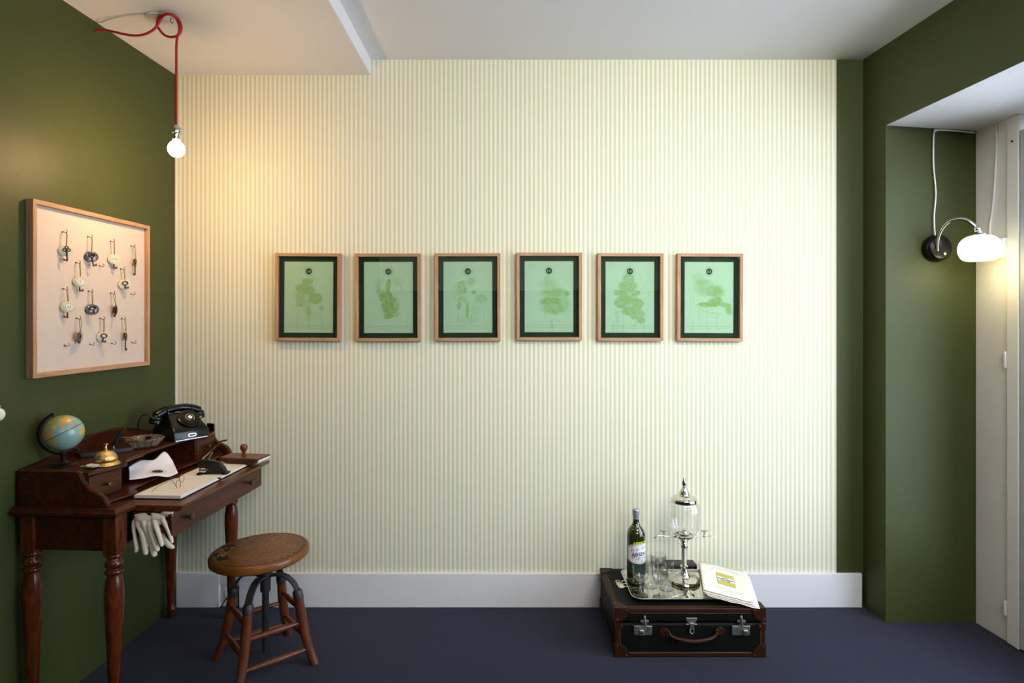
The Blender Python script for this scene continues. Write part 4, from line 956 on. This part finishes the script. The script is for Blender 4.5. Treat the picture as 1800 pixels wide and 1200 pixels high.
hub = MB().lathe([(.012, .040), (.012, .276), (.0125, .280), (.019, .282), (.020, .29), (.020, .335), (.026, .340), (.026, .358), (.020, .362), (.020, .398), (.055, .405), (.055, SH-.034)], 24)
hub.build('hub', M['iron'], st)
q = MB(); hx = [(.0132*math.cos(k*PI/4), .0132*math.sin(k*PI/4), .05+k*.0009) for k in range(250)]; q.tube(hx, .0012, 4); q.build('screw_thread', M['iron'], st)
AN = [math.radians(a) for a in (-5, 85, 175, 265)]
def lpt(a, r, z): return Vector((r*math.cos(a), r*math.sin(a), z))
def leg_r(z):                                             # radius of the leg line at height z
    t = 1-z/.27; return .136+.034*t+.034*max(0, t)**2.6
lg0 = None; am0 = None
for i, a in enumerate(AN):
    if lg0 is None:
        q = MB(); pts = [lpt(0, leg_r(.27-.27*k/12), .27-.27*k/12) for k in range(13)]; pts[-1].z = .001
        q.tube(pts, [.0165, .0175, .0185, .019, .019, .0188, .0183, .0178, .0172, .0168, .0165, .0163, .016], 16)
        q.v = [Vector((v.x, v.y, max(0, v.z))) for v in q.v]
        lg0 = q.build('leg', M['stool'], st); o = lg0
        q = MB(); ap = catmull([(.018, 0, .343), (.050, 0, .350), (.085, 0, .343), (.114, 0, .320), (.131, 0, .290), (.1350, 0, .266)], 6)
        q.loft([[(p[0]+n_*.0035*math.cos(th), y_, p[2]+n_*.0035*math.sin(th)) for n_, y_ in ((-1, -.0145), (1, -.0145), (1, .0145), (-1, .0145))] for p, th in [(p, math.radians(90-80*min(1, k/(len(ap)-1)))) for k, p in enumerate(ap)]])
        q.lathe([(.0190, -.006), (.0195, -.003), (.0190, .022), (.0150, .030)], 20, Matrix.Translation((.1360, 0, .262)) @ Matrix.Rotation(math.radians(-12), 4, 'Y'))
        am0 = q.build('iron_arm', M['iron'], st, bevel=.001); p = am0
    else:
        o = lg0.copy(); COL.objects.link(o); p = am0.copy(); COL.objects.link(p)
    o.parent = st; p.parent = st; o.rotation_euler = (0, 0, a); p.rotation_euler = (0, 0, a)
for i in range(4):
    a, b = AN[i], AN[(i+1) % 4]
    for z in ((.062, .165) if i in (3, 1) else (.105, .215)):
        p0, p1 = lpt(a, leg_r(z), z), lpt(b, leg_r(z), z)
        pts = [p0.lerp(p1, k/10) for k in range(11)]
        MB().tube(pts, [.0075, .008, .009, .0105, .0115, .012, .0115, .0105, .009, .008, .0075], 12).build('stretcher', M['stool'], st)
# ------------------------------------------------------------------ suitcase
SX0, SX1, SY0, SY1, SHT, SEAM = .440, 1.042, 2.407, 2.790, .197, .138
sc = thing('suitcase', 'old black suitcase with brown leather corners lying on the navy carpet', 'suitcase', ((SX0+SX1)/2, SY0, 0))
hx_ = (SX1-SX0)/2; dy_ = SY1-SY0
MB().box((-hx_, 0, .002), (hx_, dy_, SEAM-.001)).build('case_body', M['blackleather'], sc, bevel=.010, bseg=3)
MB().box((-hx_, 0, SEAM+.001), (hx_, dy_, SHT-.001)).build('lid', M['blackleather'], sc, bevel=.010, bseg=3)
def band(a, b):
    return MB().box(a, b).build('edge_band', M['leather'], sc, bevel=.004, bseg=3)
e = .0018
for z0, z1 in ((.0005, .022), (SHT-.022, SHT)):
    band((-hx_-e, -e, z0), (hx_+e, .020, z1)); band((-hx_-e, dy_-.020, z0), (hx_+e, dy_+e, z1))
    band((-hx_-e, .015, z0), (-hx_+.022, dy_-.015, z1)); band((hx_-.022, .015, z0), (hx_+e, dy_-.015, z1))
for sx in (-1, 1):
    for (z0, z1) in ((.020, SEAM-.002),):
        band((min(sx*(hx_+e), sx*(hx_-.022)), -e, z0), (max(sx*(hx_+e), sx*(hx_-.022)), .018, z1))
# rounded leather caps at the eight corners, each with brass rivets
def cap(sx, sy, top):
    z = SHT if top else .0; s = 1 if top else -1; R = .058
    X = sx*(hx_+.0035); Y = -.0035 if sy < 0 else dy_+.0035; Z = z+(.0022 if top else 0.0002)
    fan = lambda f: [f(0, 0)]+[f(R*math.cos(PI/2*k/10), R*math.sin(PI/2*k/10)) for k in range(11)]
    q = MB(); th = .0022
    dx, dy = -sx, (1 if sy < 0 else -1); dz = -s
    def slab(fn, n_):
        pts = fan(fn); q.loft([[tuple(p) for p in pts], [tuple(Vector(p)+Vector(n_)) for p in pts]])
    slab(lambda u, v: (X+dx*u, Y+dy*v, Z), (0, 0, dz*th))
    Rv = 1.0
    slab(lambda u, v: (X+dx*u, Y, Z+dz*v*Rv), (0, dy*th, 0))
    slab(lambda u, v: (X, Y+dy*u, Z+dz*v*Rv), (dx*th, 0, 0))
    q.v = [Vector((v.x, v.y, max(0.0003, v.z))) for v in q.v]
    c = q.build('corner_cap', M['leather'], sc, bevel=.0012)
    r = MB()
    for (u, v) in ((.046, .010), (.010, .046)):
        r.ball((X+dx*u, Y, Z+dz*v), .0042, 10, sq=(1, .5, 1)); r.ball((X, Y+dy*u, Z+dz*v), .0042, 10, sq=(.5, 1, 1))
        if top: r.ball((X+dx*u, Y+dy*v, Z), .0042, 10, sq=(1, 1, .5))
    r.build('rivet', M['dbrass'], c)
for sx in (-1, 1):
    for sy in (-1, 1):
        for tp_ in (0, 1): cap(sx, sy, tp_)
for sx in (-1, 1):                                   # small leather tabs at the seam
    q = MB().prism([(sx*(hx_+.003), SEAM-.002), (sx*(hx_-.030), SEAM-.002), (sx*(hx_-.034), SEAM-.010), (sx*(hx_-.026), SEAM-.022), (sx*(hx_+.003), SEAM-.030)], -.0035, .0, 'y')
    t_ = q.build('seam_tab', M['leather'], sc, bevel=.0008)
    MB().ball((sx*(hx_-.022), -.004, SEAM-.010), .003, 8).build('rivet', M['dbrass'], t_)
q = MB()
for zz in (.0185, SHT-.0185):
    x = -hx_+.06
    while x < hx_-.06: q.box((x, -e-.0007, zz-.0005), (x+.0035, -e+.0003, zz+.0005)); x += .0062
x = -hx_+.06
while x < hx_-.06: q.box((x, .0165, SHT-.0002), (x+.0035, .0175, SHT+.0006)); x += .0062
for sx in (-1, 1):
    z = .045
    while z < SEAM-.035: q.box((sx*(hx_-.018)-.0005, -e-.0007, z), (sx*(hx_-.018)+.0005, -e+.0003, z+.0035)); z += .0062
q.build('stitching', M['stitch'], sc)['kind'] = 'stuff'
fx = lambda px: (px-890)/FPX*SY0-sc.location.x
fz = lambda py: CAMZ-(py-560)/FPX*SY0
def c6(x, y): return (fx(x/3.334+1040), fz(y/3.334+820))
for cxp in (1130, 1302):                              # two locks with their hasps
    cx = fx(cxp); z0 = fz(1115); z1 = fz(1098.5)
    lk = MB().box((cx-.037, -.006, z0), (cx+.036, .0, z1)).build('lock_plate', M['steel'], sc, bevel=.0015)
    MB().box((cx-.008+(.014 if cxp > 1200 else -.009), -.014, z0+.002), (cx+.011+(.014 if cxp > 1200 else -.009), -.005, z0+.024)).build('lock_slide', M['steel'], lk, bevel=.003)
    MB().cyl((cx+(.0155 if cxp > 1200 else -.0075), -.015, z0+.013), .0045, .003, 14, axis='y').build('keyhole', M['ink'], lk)
    MB().box((cx+(-.018 if cxp > 1200 else .017), -.0068, z0+.012), (cx+(-.015 if cxp > 1200 else .020), -.0055, z0+.028)).build('slot', M['ink'], lk)
    r = MB()
    for (ax_, az) in ((-.032, .005), (-.032, .032), (.031, .032), (.031, .005)): r.ball((cx+ax_, -.006, z0+az), .0022, 8, sq=(1, .5, 1))
    r.build('rivet', M['dbrass'], lk)
    hxp = cx+(.006 if cxp < 1200 else .0)
    hp_ = MB().prism([(hxp-.018, z1+.018), (hxp-.012, z1+.024), (hxp-.005, z1+.020), (hxp-.005, z1+.038), (hxp, z1+.042), (hxp+.005, z1+.038), (hxp+.005, z1+.020), (hxp+.012, z1+.024), (hxp+.018, z1+.018), (hxp+.014, z1+.012), (hxp+.009, z1+.014), (hxp+.009, z1-.001), (hxp-.009, z1-.001), (hxp-.009, z1+.014), (hxp-.014, z1+.012)], -.007, .0, 'y').build('hasp', M['steel'], sc, bevel=.001)
    r = MB(); r.tube([(hxp, -.010, z1+.006), (hxp, -.012, z1+.020), (hxp, -.009, z1+.036)], [.003, .004, .002], 8); r.build('hasp_tongue', M['steel'], hp_)
cx = fx(1215); z1 = fz(1084.5)
lt_ = MB().prism([(cx-.022, z1), (cx+.022, z1), (cx+.023, z1-.006), (cx+.018, z1-.016), (cx+.014, z1-.022), (cx-.014, z1-.022), (cx-.018, z1-.016), (cx-.023, z1-.006)], -.006, 0, 'y').build('centre_latch', M['steel'], sc, bevel=.0015)
MB().box((cx-.009, -.011, z1-.046), (cx+.009, -.005, z1-.018)).build('latch_tongue', M['steel'], lt_, bevel=.002)
MB().tube([(cx-.008, -.009, z1-.040), (cx-.0075, -.012, z1-.054), (cx, -.013, z1-.060), (cx+.0075, -.012, z1-.054), (cx+.008, -.009, z1-.040)], .0018, 8).build('latch_ring', M['steel'], lt_)
MB().tube([(cx-.022, -.004, z1-.026), (cx+.022, -.004, z1-.026)], .0028, 8).build('latch_hinge', M['steel'], lt_)
h0, h1 = fx(1167), fx(1266); hz = fz(1110)
for hx__, s in ((h0, -1), (h1, 1)):
    zc_ = hz+(.0 if s < 0 else .004)
    an = MB().prism([(hx__-s*.022, zc_-.010), (hx__-s*.016, zc_+.012), (hx__-s*.002, zc_+.019), (hx__+s*.012, zc_+.014), (hx__+s*.020, zc_), (hx__+s*.012, zc_-.014), (hx__-s*.002, zc_-.018), (hx__-s*.018, zc_-.016)], -.005, 0, 'y').build('handle_anchor', M['leather'], sc, bevel=.0012)
    r = MB()
    for (u, v) in ((.010, .008), (.010, -.008), (-.002, .012)): r.ball((hx__+s*u, -.005, zc_+v), .0028, 8, sq=(1, .5, 1))
    r.build('rivet', M['dbrass'], an)
    MB().tube([(hx__-s*.015+.006*math.cos(a), -.008, zc_-.002+.010*math.sin(a)) for a in [2*PI*k/14 for k in range(15)]], .0020, 8).build('handle_ring', M['dbrass'], an)
hp = catmull([(h0+.016, -.010, hz+.002), (h0+.030, -.016, hz-.012), (h0+.065, -.026, hz-.019), ((h0+h1)/2, -.030, hz-.023), (h1-.065, -.026, hz-.019), (h1-.030, -.016, hz-.012), (h1-.016, -.010, hz+.004)], 6)
n = len(hp)
MB().tube(hp, [.0045+.0045*math.sin(PI*k/(n-1)) for k in range(n)], 12).build('handle', M['leather'], sc)

# ------------------------------------------------------------------ tray
ZT = SHT+.0005+.0022
TX0, TX1, TY0, TY1 = .520, .925, 2.452, 2.752
tr = thing('serving_tray', 'rectangular silver tray with rounded corners on top of the suitcase', 'tray', ((TX0+TX1)/2, (TY0+TY1)/2, ZT))
def rrect(hx, hy, r, z, n=8):
    pts = []
    for (cx, cy, a0_) in ((hx-r, hy-r, 0), (-hx+r, hy-r, 90), (-hx+r, -hy+r, 180), (hx-r, -hy+r, 270)):
        for k in range(n+1): a = math.radians(a0_+90*k/n); pts.append((cx+r*math.cos(a), cy+r*math.sin(a), z))
    return pts
hx2, hy2 = (TX1-TX0)/2, (TY1-TY0)/2
q = MB().loft([rrect(hx2-.022, hy2-.022, .026, 0), rrect(hx2-.016, hy2-.016, .030, .003), rrect(hx2-.013, hy2-.013, .032, .010), rrect(hx2-.004, hy2-.004, .038, .013), rrect(hx2, hy2, .042, .012),
               rrect(hx2, hy2, .042, .0135), rrect(hx2-.004, hy2-.004, .038, .0148), rrect(hx2-.014, hy2-.014, .032, .0115), rrect(hx2-.018, hy2-.018, .030, .005), rrect(hx2-.024, hy2-.024, .026, .0022)])
q.build('tray_body', M['silver'], tr, ang=60)
ZG = ZT+.0026

# bottle
bo = thing('absinthe_bottle', 'dark green absinthe bottle with silver cap and white label on the tray', 'bottle', G(1118, 1021, ZG))
bglass = pm('bottle_glass', (.020, .028, .0025, 1), .06, coat=.8, spec=.6)
MB().lathe([(.034, .0), (.039, .003), (.0405, .010), (.0405, .200), (.0392, .213), (.0350, .227), (.0275, .239), (.0195, .248), (.0152, .257), (.0134, .268), (.0130, .290), (.0130, .305)], 48).build('bottle_body', bglass, bo)
MB().lathe([(.0138, .277), (.0140, .296), (.0158, .297), (.0158, .303), (.0148, .304), (.0158, .306), (.0158, .316), (.0145, .3185), (.005, .319)], 32).build('bottle_cap', pm('cap_foil', lin(168, 170, 176), .35, .6), bo)
LA = math.radians(-62)                                # the label looks a little to the right of the camera
def cyl_pt(u, v, r=.0408): a = LA+u/.0405; return (r*math.cos(a), r*math.sin(a), v)
q = MB()
def label_shape(w, h0, h1, cut, r, zc):
    vs = []; rows = 16; cols = 20
    for j in range(rows+1):
        v = -1+2*j/rows
        ww = w*(1-cut*max(0, abs(v)-.72)**1.2*2.2)
        for i in range(cols+1):
            u = -1+2*i/cols; vs.append(cyl_pt(u*ww, zc+(h1 if v > 0 else h0)*v+(.006*(1-u*u) if v > .95 else -.006*(1-u*u) if v < -.95 else 0), r))
    q.add(vs, [(j*(cols+1)+i, j*(cols+1)+i+1, (j+1)*(cols+1)+i+1, (j+1)*(cols+1)+i) for j in range(rows) for i in range(cols)])
q.mi = 1; label_shape(.0710, .039, .040, .5, .0409, .134)
q.mi = 0; label_shape(.0690, .037, .038, .5, .0411, .134)
q.mi = 1; label_shape(.0660, .034, .035, .5, .04125, .134)
q.mi = 0; label_shape(.0652, .0333, .0343, .5, .04135, .134)
lb = q.build('label', [M['paperw'], pm('label_blue', (.02, .025, .09, 1), .5)], bo, recalc=False)
q = MB(); add_text(q, 'ABSENTE', .0225, lambda u, v: cyl_pt(u*1.04, .133+v-1.5*u*u, .0417), bold=.0005)
for (cx_, cz_, r_) in ((-.022, .122, .006), (-.011, .128, .005), (.002, .133, .006), (.014, .128, .005), (.023, .121, .006), (-.020, .094, .006), (-.008, .089, .005), (.008, .089, .005), (.020, .095, .006), (-.014, .086, .004), (.0, .082, .004), (.014, .086, .004)):
    vs = []
    for k in range(15):
        a = 2*PI*k/14*.8
        for rr_ in (r_, r_*.66): vs.append(cyl_pt(cx_*1.95+rr_*1.25*math.cos(a), .134+(cz_-.109)*1.05+rr_*math.sin(a), .0416))
    q.add(vs, [(2*k, 2*k+1, 2*k+3, 2*k+2) for k in range(14)])
for u0, u1, z_ in ((-.040, .040, .1205), (-.034, .034, .1180)): q.grid(lambda s, t: cyl_pt(u0+(u1-u0)*s, z_+.0008*t, .0416), 8, 1)
q.build('label_print', pm('label_ink', (.02, .022, .05, 1), .5), lb, recalc=False)
q = MB(); add_text(q, 'ABSINTHE', .0170, lambda u, v: cyl_pt(u, .1815+v-u*u*1.5, .0411), bold=.0006, space=1.05)
q.build('neck_print', pm('yellow_green_print', lin(205, 220, 40), .5), bo, recalc=False)
q = MB(); q.grid(lambda s, t: cyl_pt(-.085+.17*s, .052+.046*t-.010*s, .0409), 24, 2); q.build('lower_band', pm('green_band', (.008, .045, .022, 1), .5), bo, recalc=False)
sq = (Matrix.Translation((0, 0, .218)) @ Matrix.Rotation(LA+.25, 4, 'Z') @ Matrix.Translation((.0345, 0, 0)) @ Matrix.Rotation(math.radians(55), 4, 'Y'))
MB().lathe([(.0125, -.002), (.0130, .0015), (.0105, .0028), (.0095, .0016), (.004, .0018)], 24, sq).build('glass_seal', bglass, bo)

# absinthe fountain
fo = thing('absinthe_fountain', 'silver and glass absinthe fountain with two taps standing on the tray', 'fountain', G(1202.5, 1020.5, ZG)); fo.scale = (1.0, 1.0, 1.014)
MB().lathe([(.064, 0), (.068, .003), (.068, .011), (.064, .014), (.060, .0155), (.058, .0143), (.051, .0162), (.049, .0150), (.042, .0170), (.040, .0158), (.032, .0185), (.025, .025), (.020, .036), (.0145, .048), (.0125, .056), (.0165, .060), (.0175, .066), (.0125, .070)], 48).build('foot', M['silver'], fo)
q = MB().lathe([(.0115, .068), (.0105, .075), (.0110, .130), (.0120, .145), (.0160, .148), (.0165, .156), (.0120, .160), (.0125, .164), (.0165, .168), (.0120, .172)], 32, mod=lambda a, z: 1+(.10*math.cos(6*a+z*90) if .075 < z < .14 else 0)); q.build('stem', M['silver'], fo)
MB().lathe([(.0115, .170), (.017, .178), (.026, .186), (.036, .192), (.041, .197), (.041, .201), (.037, .203)], 40).build('cup', M['silver'], fo)
rb = lambda a, z: 1+.035*abs(math.sin(6*a))
outp = [(.030, .2015), (.042, .2045), (.051, .212), (.0585, .226), (.0635, .246), (.0660, .270), (.0668, .295), (.0660, .315), (.062, .332), (.055, .343), (.050, .350)]
inp = [(r-.0022, z+.001) for r, z in outp][::-1]; inp[-1] = (.026, .2045)
MB().lathe(outp+inp, 96, mod=rb).build('glass_reservoir', M['glass'], fo)
MB().lathe([(.003, .206), (.022, .207), (.024, .209), (.016, .212), (.012, .220), (.006, .224)], 28).build('inner_valve', M['silver'], fo)
MB().lathe([(.054, .344), (.0560, .346), (.0565, .358), (.0545, .362), (.048, .366), (.036, .369), (.0275, .374), (.0235, .381), (.0195, .392), (.0125, .404), (.008, .410), (.0085, .412), (.005, .415)], 48).build('lid', M['silver'], fo)
MB().lathe([(.004, .413), (.0075, .417), (.0095, .424), (.009, .433), (.006, .443), (.002, .449)], 24, mod=lambda a, z: 1+.12*math.cos(5*a+z*300)).build('finial', M['silver'], fo)
for s in (-1, 1):
    q = MB(); q.tube(catmull([(s*.034, 0, .191), (s*.060, 0, .1935), (s*.085, 0, .195), (s*.110, 0, .1965), (s*.122, 0, .194), (s*.134, 0, .186)], 5), [.0034]*26, 12)
    q.ball((s*.090, 0, .195), .0070, 14); tp = q.build('tap', M['silver'], fo)
    q = MB().lathe([(.0042, .201), (.0030, .205), (.0048, .208), (.0030, .213), (.0030, .218)], 14, Matrix.Translation((s*.090, 0, 0)))
    q.tube([(s*.090-.014, 0, .2205), (s*.090-.006, 0, .2185), (s*.090, 0, .2195), (s*.090+.006, 0, .2185), (s*.090+.014, 0, .2205)], [.0032, .0040, .0036, .0040, .0032], 10); q.build('tap_handle', M['steel'], tp)

# stemmed glasses
def make_glass():
    g = thing('stemmed_glass', '', 'glass', (0, 0, 0), 0, 'stemmed absinthe glasses on the tray')
    out_ = [(.010, .0), (.031, .0), (.0318, .0012), (.026, .0028), (.012, .0055), (.0058, .012), (.0042, .022), (.0046, .044), (.0085, .052), (.020, .058), (.0300, .070), (.0335, .086), (.0338, .118), (.0340, .1215)]
    in_ = [(.0332, .1220), (.0327, .118), (.0322, .086), (.0285, .072), (.0185, .0615), (.006, .058)]
    MB().lathe(out_+in_, 40).build('glass_body', M['stemglass'], g)
    return g
EXTRA = []
glabels = ['stemmed glass nearest the tray rim on the bottle side', 'stemmed glass in front, at the middle of the tray edge', 'stemmed glass just behind the two front glasses', 'stemmed glass closest to the fountain foot', 'rearmost stemmed glass of the five, in the middle of the cluster']
g0_ = make_glass()
gspots = [(1126, 1043.5), (1161, 1048.5), (1142, 1029.5), (1171, 1033), (1157, 1021.5)]
def dup(r0):
    r = r0.copy(); COL.objects.link(r)
    for ch in list(r0.children):
        c = ch.copy(); COL.objects.link(c); c.parent = r
    return r
for i, (x, y) in enumerate(gspots):
    g = g0_ if i == 0 else dup(g0_)
    g.location = G(x, y, ZG); g['label'] = glabels[i]

# spoons
def spoon(label, loc, rz, tilt=0, L=.15, slot=True, roll=0, k=1):
    s = thing('absinthe_spoon', label, 'spoon', loc, 0, 'silver absinthe spoons'); s.rotation_euler = (roll, tilt, rz); s.scale = (k, k, k)
    q = MB(); n = 14; lo = []
    for k in range(n+1):
        u = k/n; x = -.045+.055*u; w = .0155*math.sin(PI*min(1, .06+u*.94))**.6+.001; z = .001+.002*math.cos(u*PI)
        lo.append([(x, -w, z), (x, w, z), (x, w, z+.0012), (x, -w, z+.0012)])
    q.loft(lo); hb = q.build('spoon_blade', M['silver'], s)
    if slot:
        q = MB()
        for (x, y) in [(-.036, 0), (-.028, -.006), (-.028, .006), (-.020, 0), (-.012, -.006), (-.012, .006), (-.004, 0), (-.020, .010), (-.020, -.010)]:
            q.lathe([(.0022, .0027), (.0021, .0031)], 10, Matrix.Translation((x, y, .0008)))
        q.build('spoon_hole', M['ink'], hb)
    q = MB().tube([(.008, 0, .0018), (.02, 0, .003), (.05, 0, .0035), (L-.065, 0, .003), (L-.05, 0, .002)], [.0035, .0020, .0020, .0035, .0022], 10, flat=.5); q.build('spoon_handle', M['silver'], s)
    return s
spoon('pierced silver absinthe spoon on the tray before the fountain foot', G(1204, 1044, ZG+.001), math.radians(205))
spoon('silver spoon leaning on the tray edge beside the magazines', G(1201, 1051, ZG+.001), math.radians(192), slot=False)
for i, (px, py, rz) in enumerate(((1085, 1022, 8), (1087, 1026.5, -4), (1090, 1031, -16))):
    v = G(px, py, SHT+.0145); spoon(['silver spoon farthest back of three propped on the tray rim', 'middle one of three silver spoons propped on the tray rim', 'nearest of three silver spoons propped on the tray rim'][i], v+Vector((.016, 0, .001)), math.radians(rz), math.radians(-3), slot=False, roll=.5, L=.085, k=.55)

# small black book behind the tray
bkx0, bkx1 = P(1172, 0, 2.76).x, P(1224, 0, 2.76).x
sb = thing('small_book', 'small black leather-bound book with gilt spine behind the fountain', 'book', ((bkx0+bkx1)/2, 2.7555, SHT+.0025))
hw_ = (bkx1-bkx0)/2
MB().box((-hw_, 0, .0), (hw_, .056, .0025)).box((-hw_, 0, .0275), (hw_, .056, .030)).prism([(0, 0), (-.004, .006), (-.0055, .015), (-.004, .024), (0, .030), (.003, .030), (.003, 0)], -hw_, hw_, 'x').build('cover', M['black'], sb, bevel=.0006)
MB().box((-hw_+.003, .003, .0025), (hw_-.003, .054, .0275)).build('page_block', M['paper'], sb)
q = MB()
for x in (-.09, -.06, .0, .02, .05, .075, .085, .10):
    if abs(x) < hw_: q.loft([[(x, y_-.0006, z_), (x+.0016, y_-.0006, z_), (x+.0016, y_, z_), (x, y_, z_)] for y_, z_ in ((-.0040, .006), (-.0058, .015), (-.0040, .024))])
q.build('gilt_band', M['dbrass'], sb)

# magazines draped over the tray's end
mgz0 = Vector((.93, 2.58, SHT))
BL, BR, TR2, TL2 = Vector((.812, 2.462, .0)), Vector((1.005, 2.410, .0)), Vector((1.086, 2.716, .0)), Vector((.893, 2.765, .0))
def mag_surf(k):
    def f(u, v, dz=0):
        p = BL.lerp(BR, u).lerp(TL2.lerp(TR2, u), v)
        off = Vector((-.004*k*math.cos(k), -.005*k, 0))
        z = SHT+.0050+.0062*(3-k)+.028*(1-u)**2.2*(1-.25*v)+.006*math.exp(-((u-.35)/.25)**2)-.001
        base = SHT+.016+.0048*(3-k) if p.x+off.x < .93 else SHT+.005+.0048*(3-k)
        z = max(z, SHT+.004+.0055*(3-k)+(.0115 if p.x < .93 else .0115*max(0, 1-(p.x-.93)/.05)))
        return (p+off+Vector((0, 0, z+dz)))-mgz0
    return f
mg_labels = ['top magazine of the stack, cream cover with a yellow titled panel', 'second magazine of the stack, cream edges just below the top cover', 'third magazine of the stack, a thin cream edge', 'lowest magazine of the stack, resting on the tray rim and suitcase']
for k in range(4):
    f = mag_surf(k); m_ = thing('magazine', mg_labels[k], 'magazine', mgz0, 0, 'magazines stacked on the suitcase')
    MB().grid(lambda u, v: tuple(f(u, v)), 20, 10).build('pages', M['paper'], m_, recalc=False, thick=.0012, ang=60)
    if k == 0:
        def mp(u, v, dz=.0016): return tuple(f(u, v, dz))
        q = MB(); q.mi = 0; x0_, x1_, y0_, y1_ = .33, .69, .33, .71
        q.grid(lambda s, t: mp(x0_+(x1_-x0_)*s, y0_+(y1_-y0_)*t, .0014), 8, 4)
        q.mi = 1; q.grid(lambda s, t: mp(x0_+.008+(x1_-x0_-.016)*s, y0_+.006+(y1_-y0_-.012)*t, .0016), 8, 4)
        q.mi = 2; q.grid(lambda s, t: mp(x0_+.012+(x1_-x0_-.024)*s, y0_+.13+.13*t, .0018), 8, 2)
        q.build('title_panel', [M['tagg'], pm('ochre_print', lin(206, 192, 78), .6), M['paper']], m_, recalc=False)
        q = MB()
        sx_ = 1/.20; sy_ = 1/.33
        def tm(cx_, cy_, arcv=0): return lambda u, v: mp(cx_+u*sx_, cy_+v*sy_-arcv*u*u, .0021)
        add_text(q, "UNE", .013, tm(.505, .560), bold=.0003)
        add_text(q, "AFFAIRE", .0172, tm(.505, .515), bold=.0007)
        add_text(q, "D'OR", .0160, tm(.505, .470), bold=.0006)
        q.build('title_text', M['ink'], m_, recalc=False)
        q = MB(); add_text(q, "L'ILLUSTRATION", .0150, tm(.52, .865, 18), space=1.12)
        for (y_, a_, b_) in ((.66, .36, .64), (.63, .40, .62), (.60, .35, .66), (.42, .38, .64), (.39, .36, .66), (.20, .3, .8), (.17, .3, .8), (.13, .42, .72)):
            rr = random.Random(int(y_*100)); x = a_
            while x < b_:
                w_ = rr.uniform(.012, .03); q.grid(lambda s, t: mp(x+w_*s, y_+.007*t, .0021), 1, 1); x += w_+.012
        q.build('small_print', pm('faint_print', lin(150, 140, 120), .7), m_, recalc=False)

# lettering, stitches, rivets and pin holes too small to pick apart stay joined
for o in S.objects:
    if o.type == 'MESH' and o.parent and o.name.split('.')[0] in ('small_print', 'ink_line', 'logo_ring', 'logo_letters', 'tag_print', 'title_text', 'title_panel', 'rivet', 'dial_number', 'label_print', 'neck_print', 'spoon_hole', 'gilt_band', 'seal_print', 'watch_hand', 'page_edge', 'screw_thread'):
        o['kind'] = 'stuff'
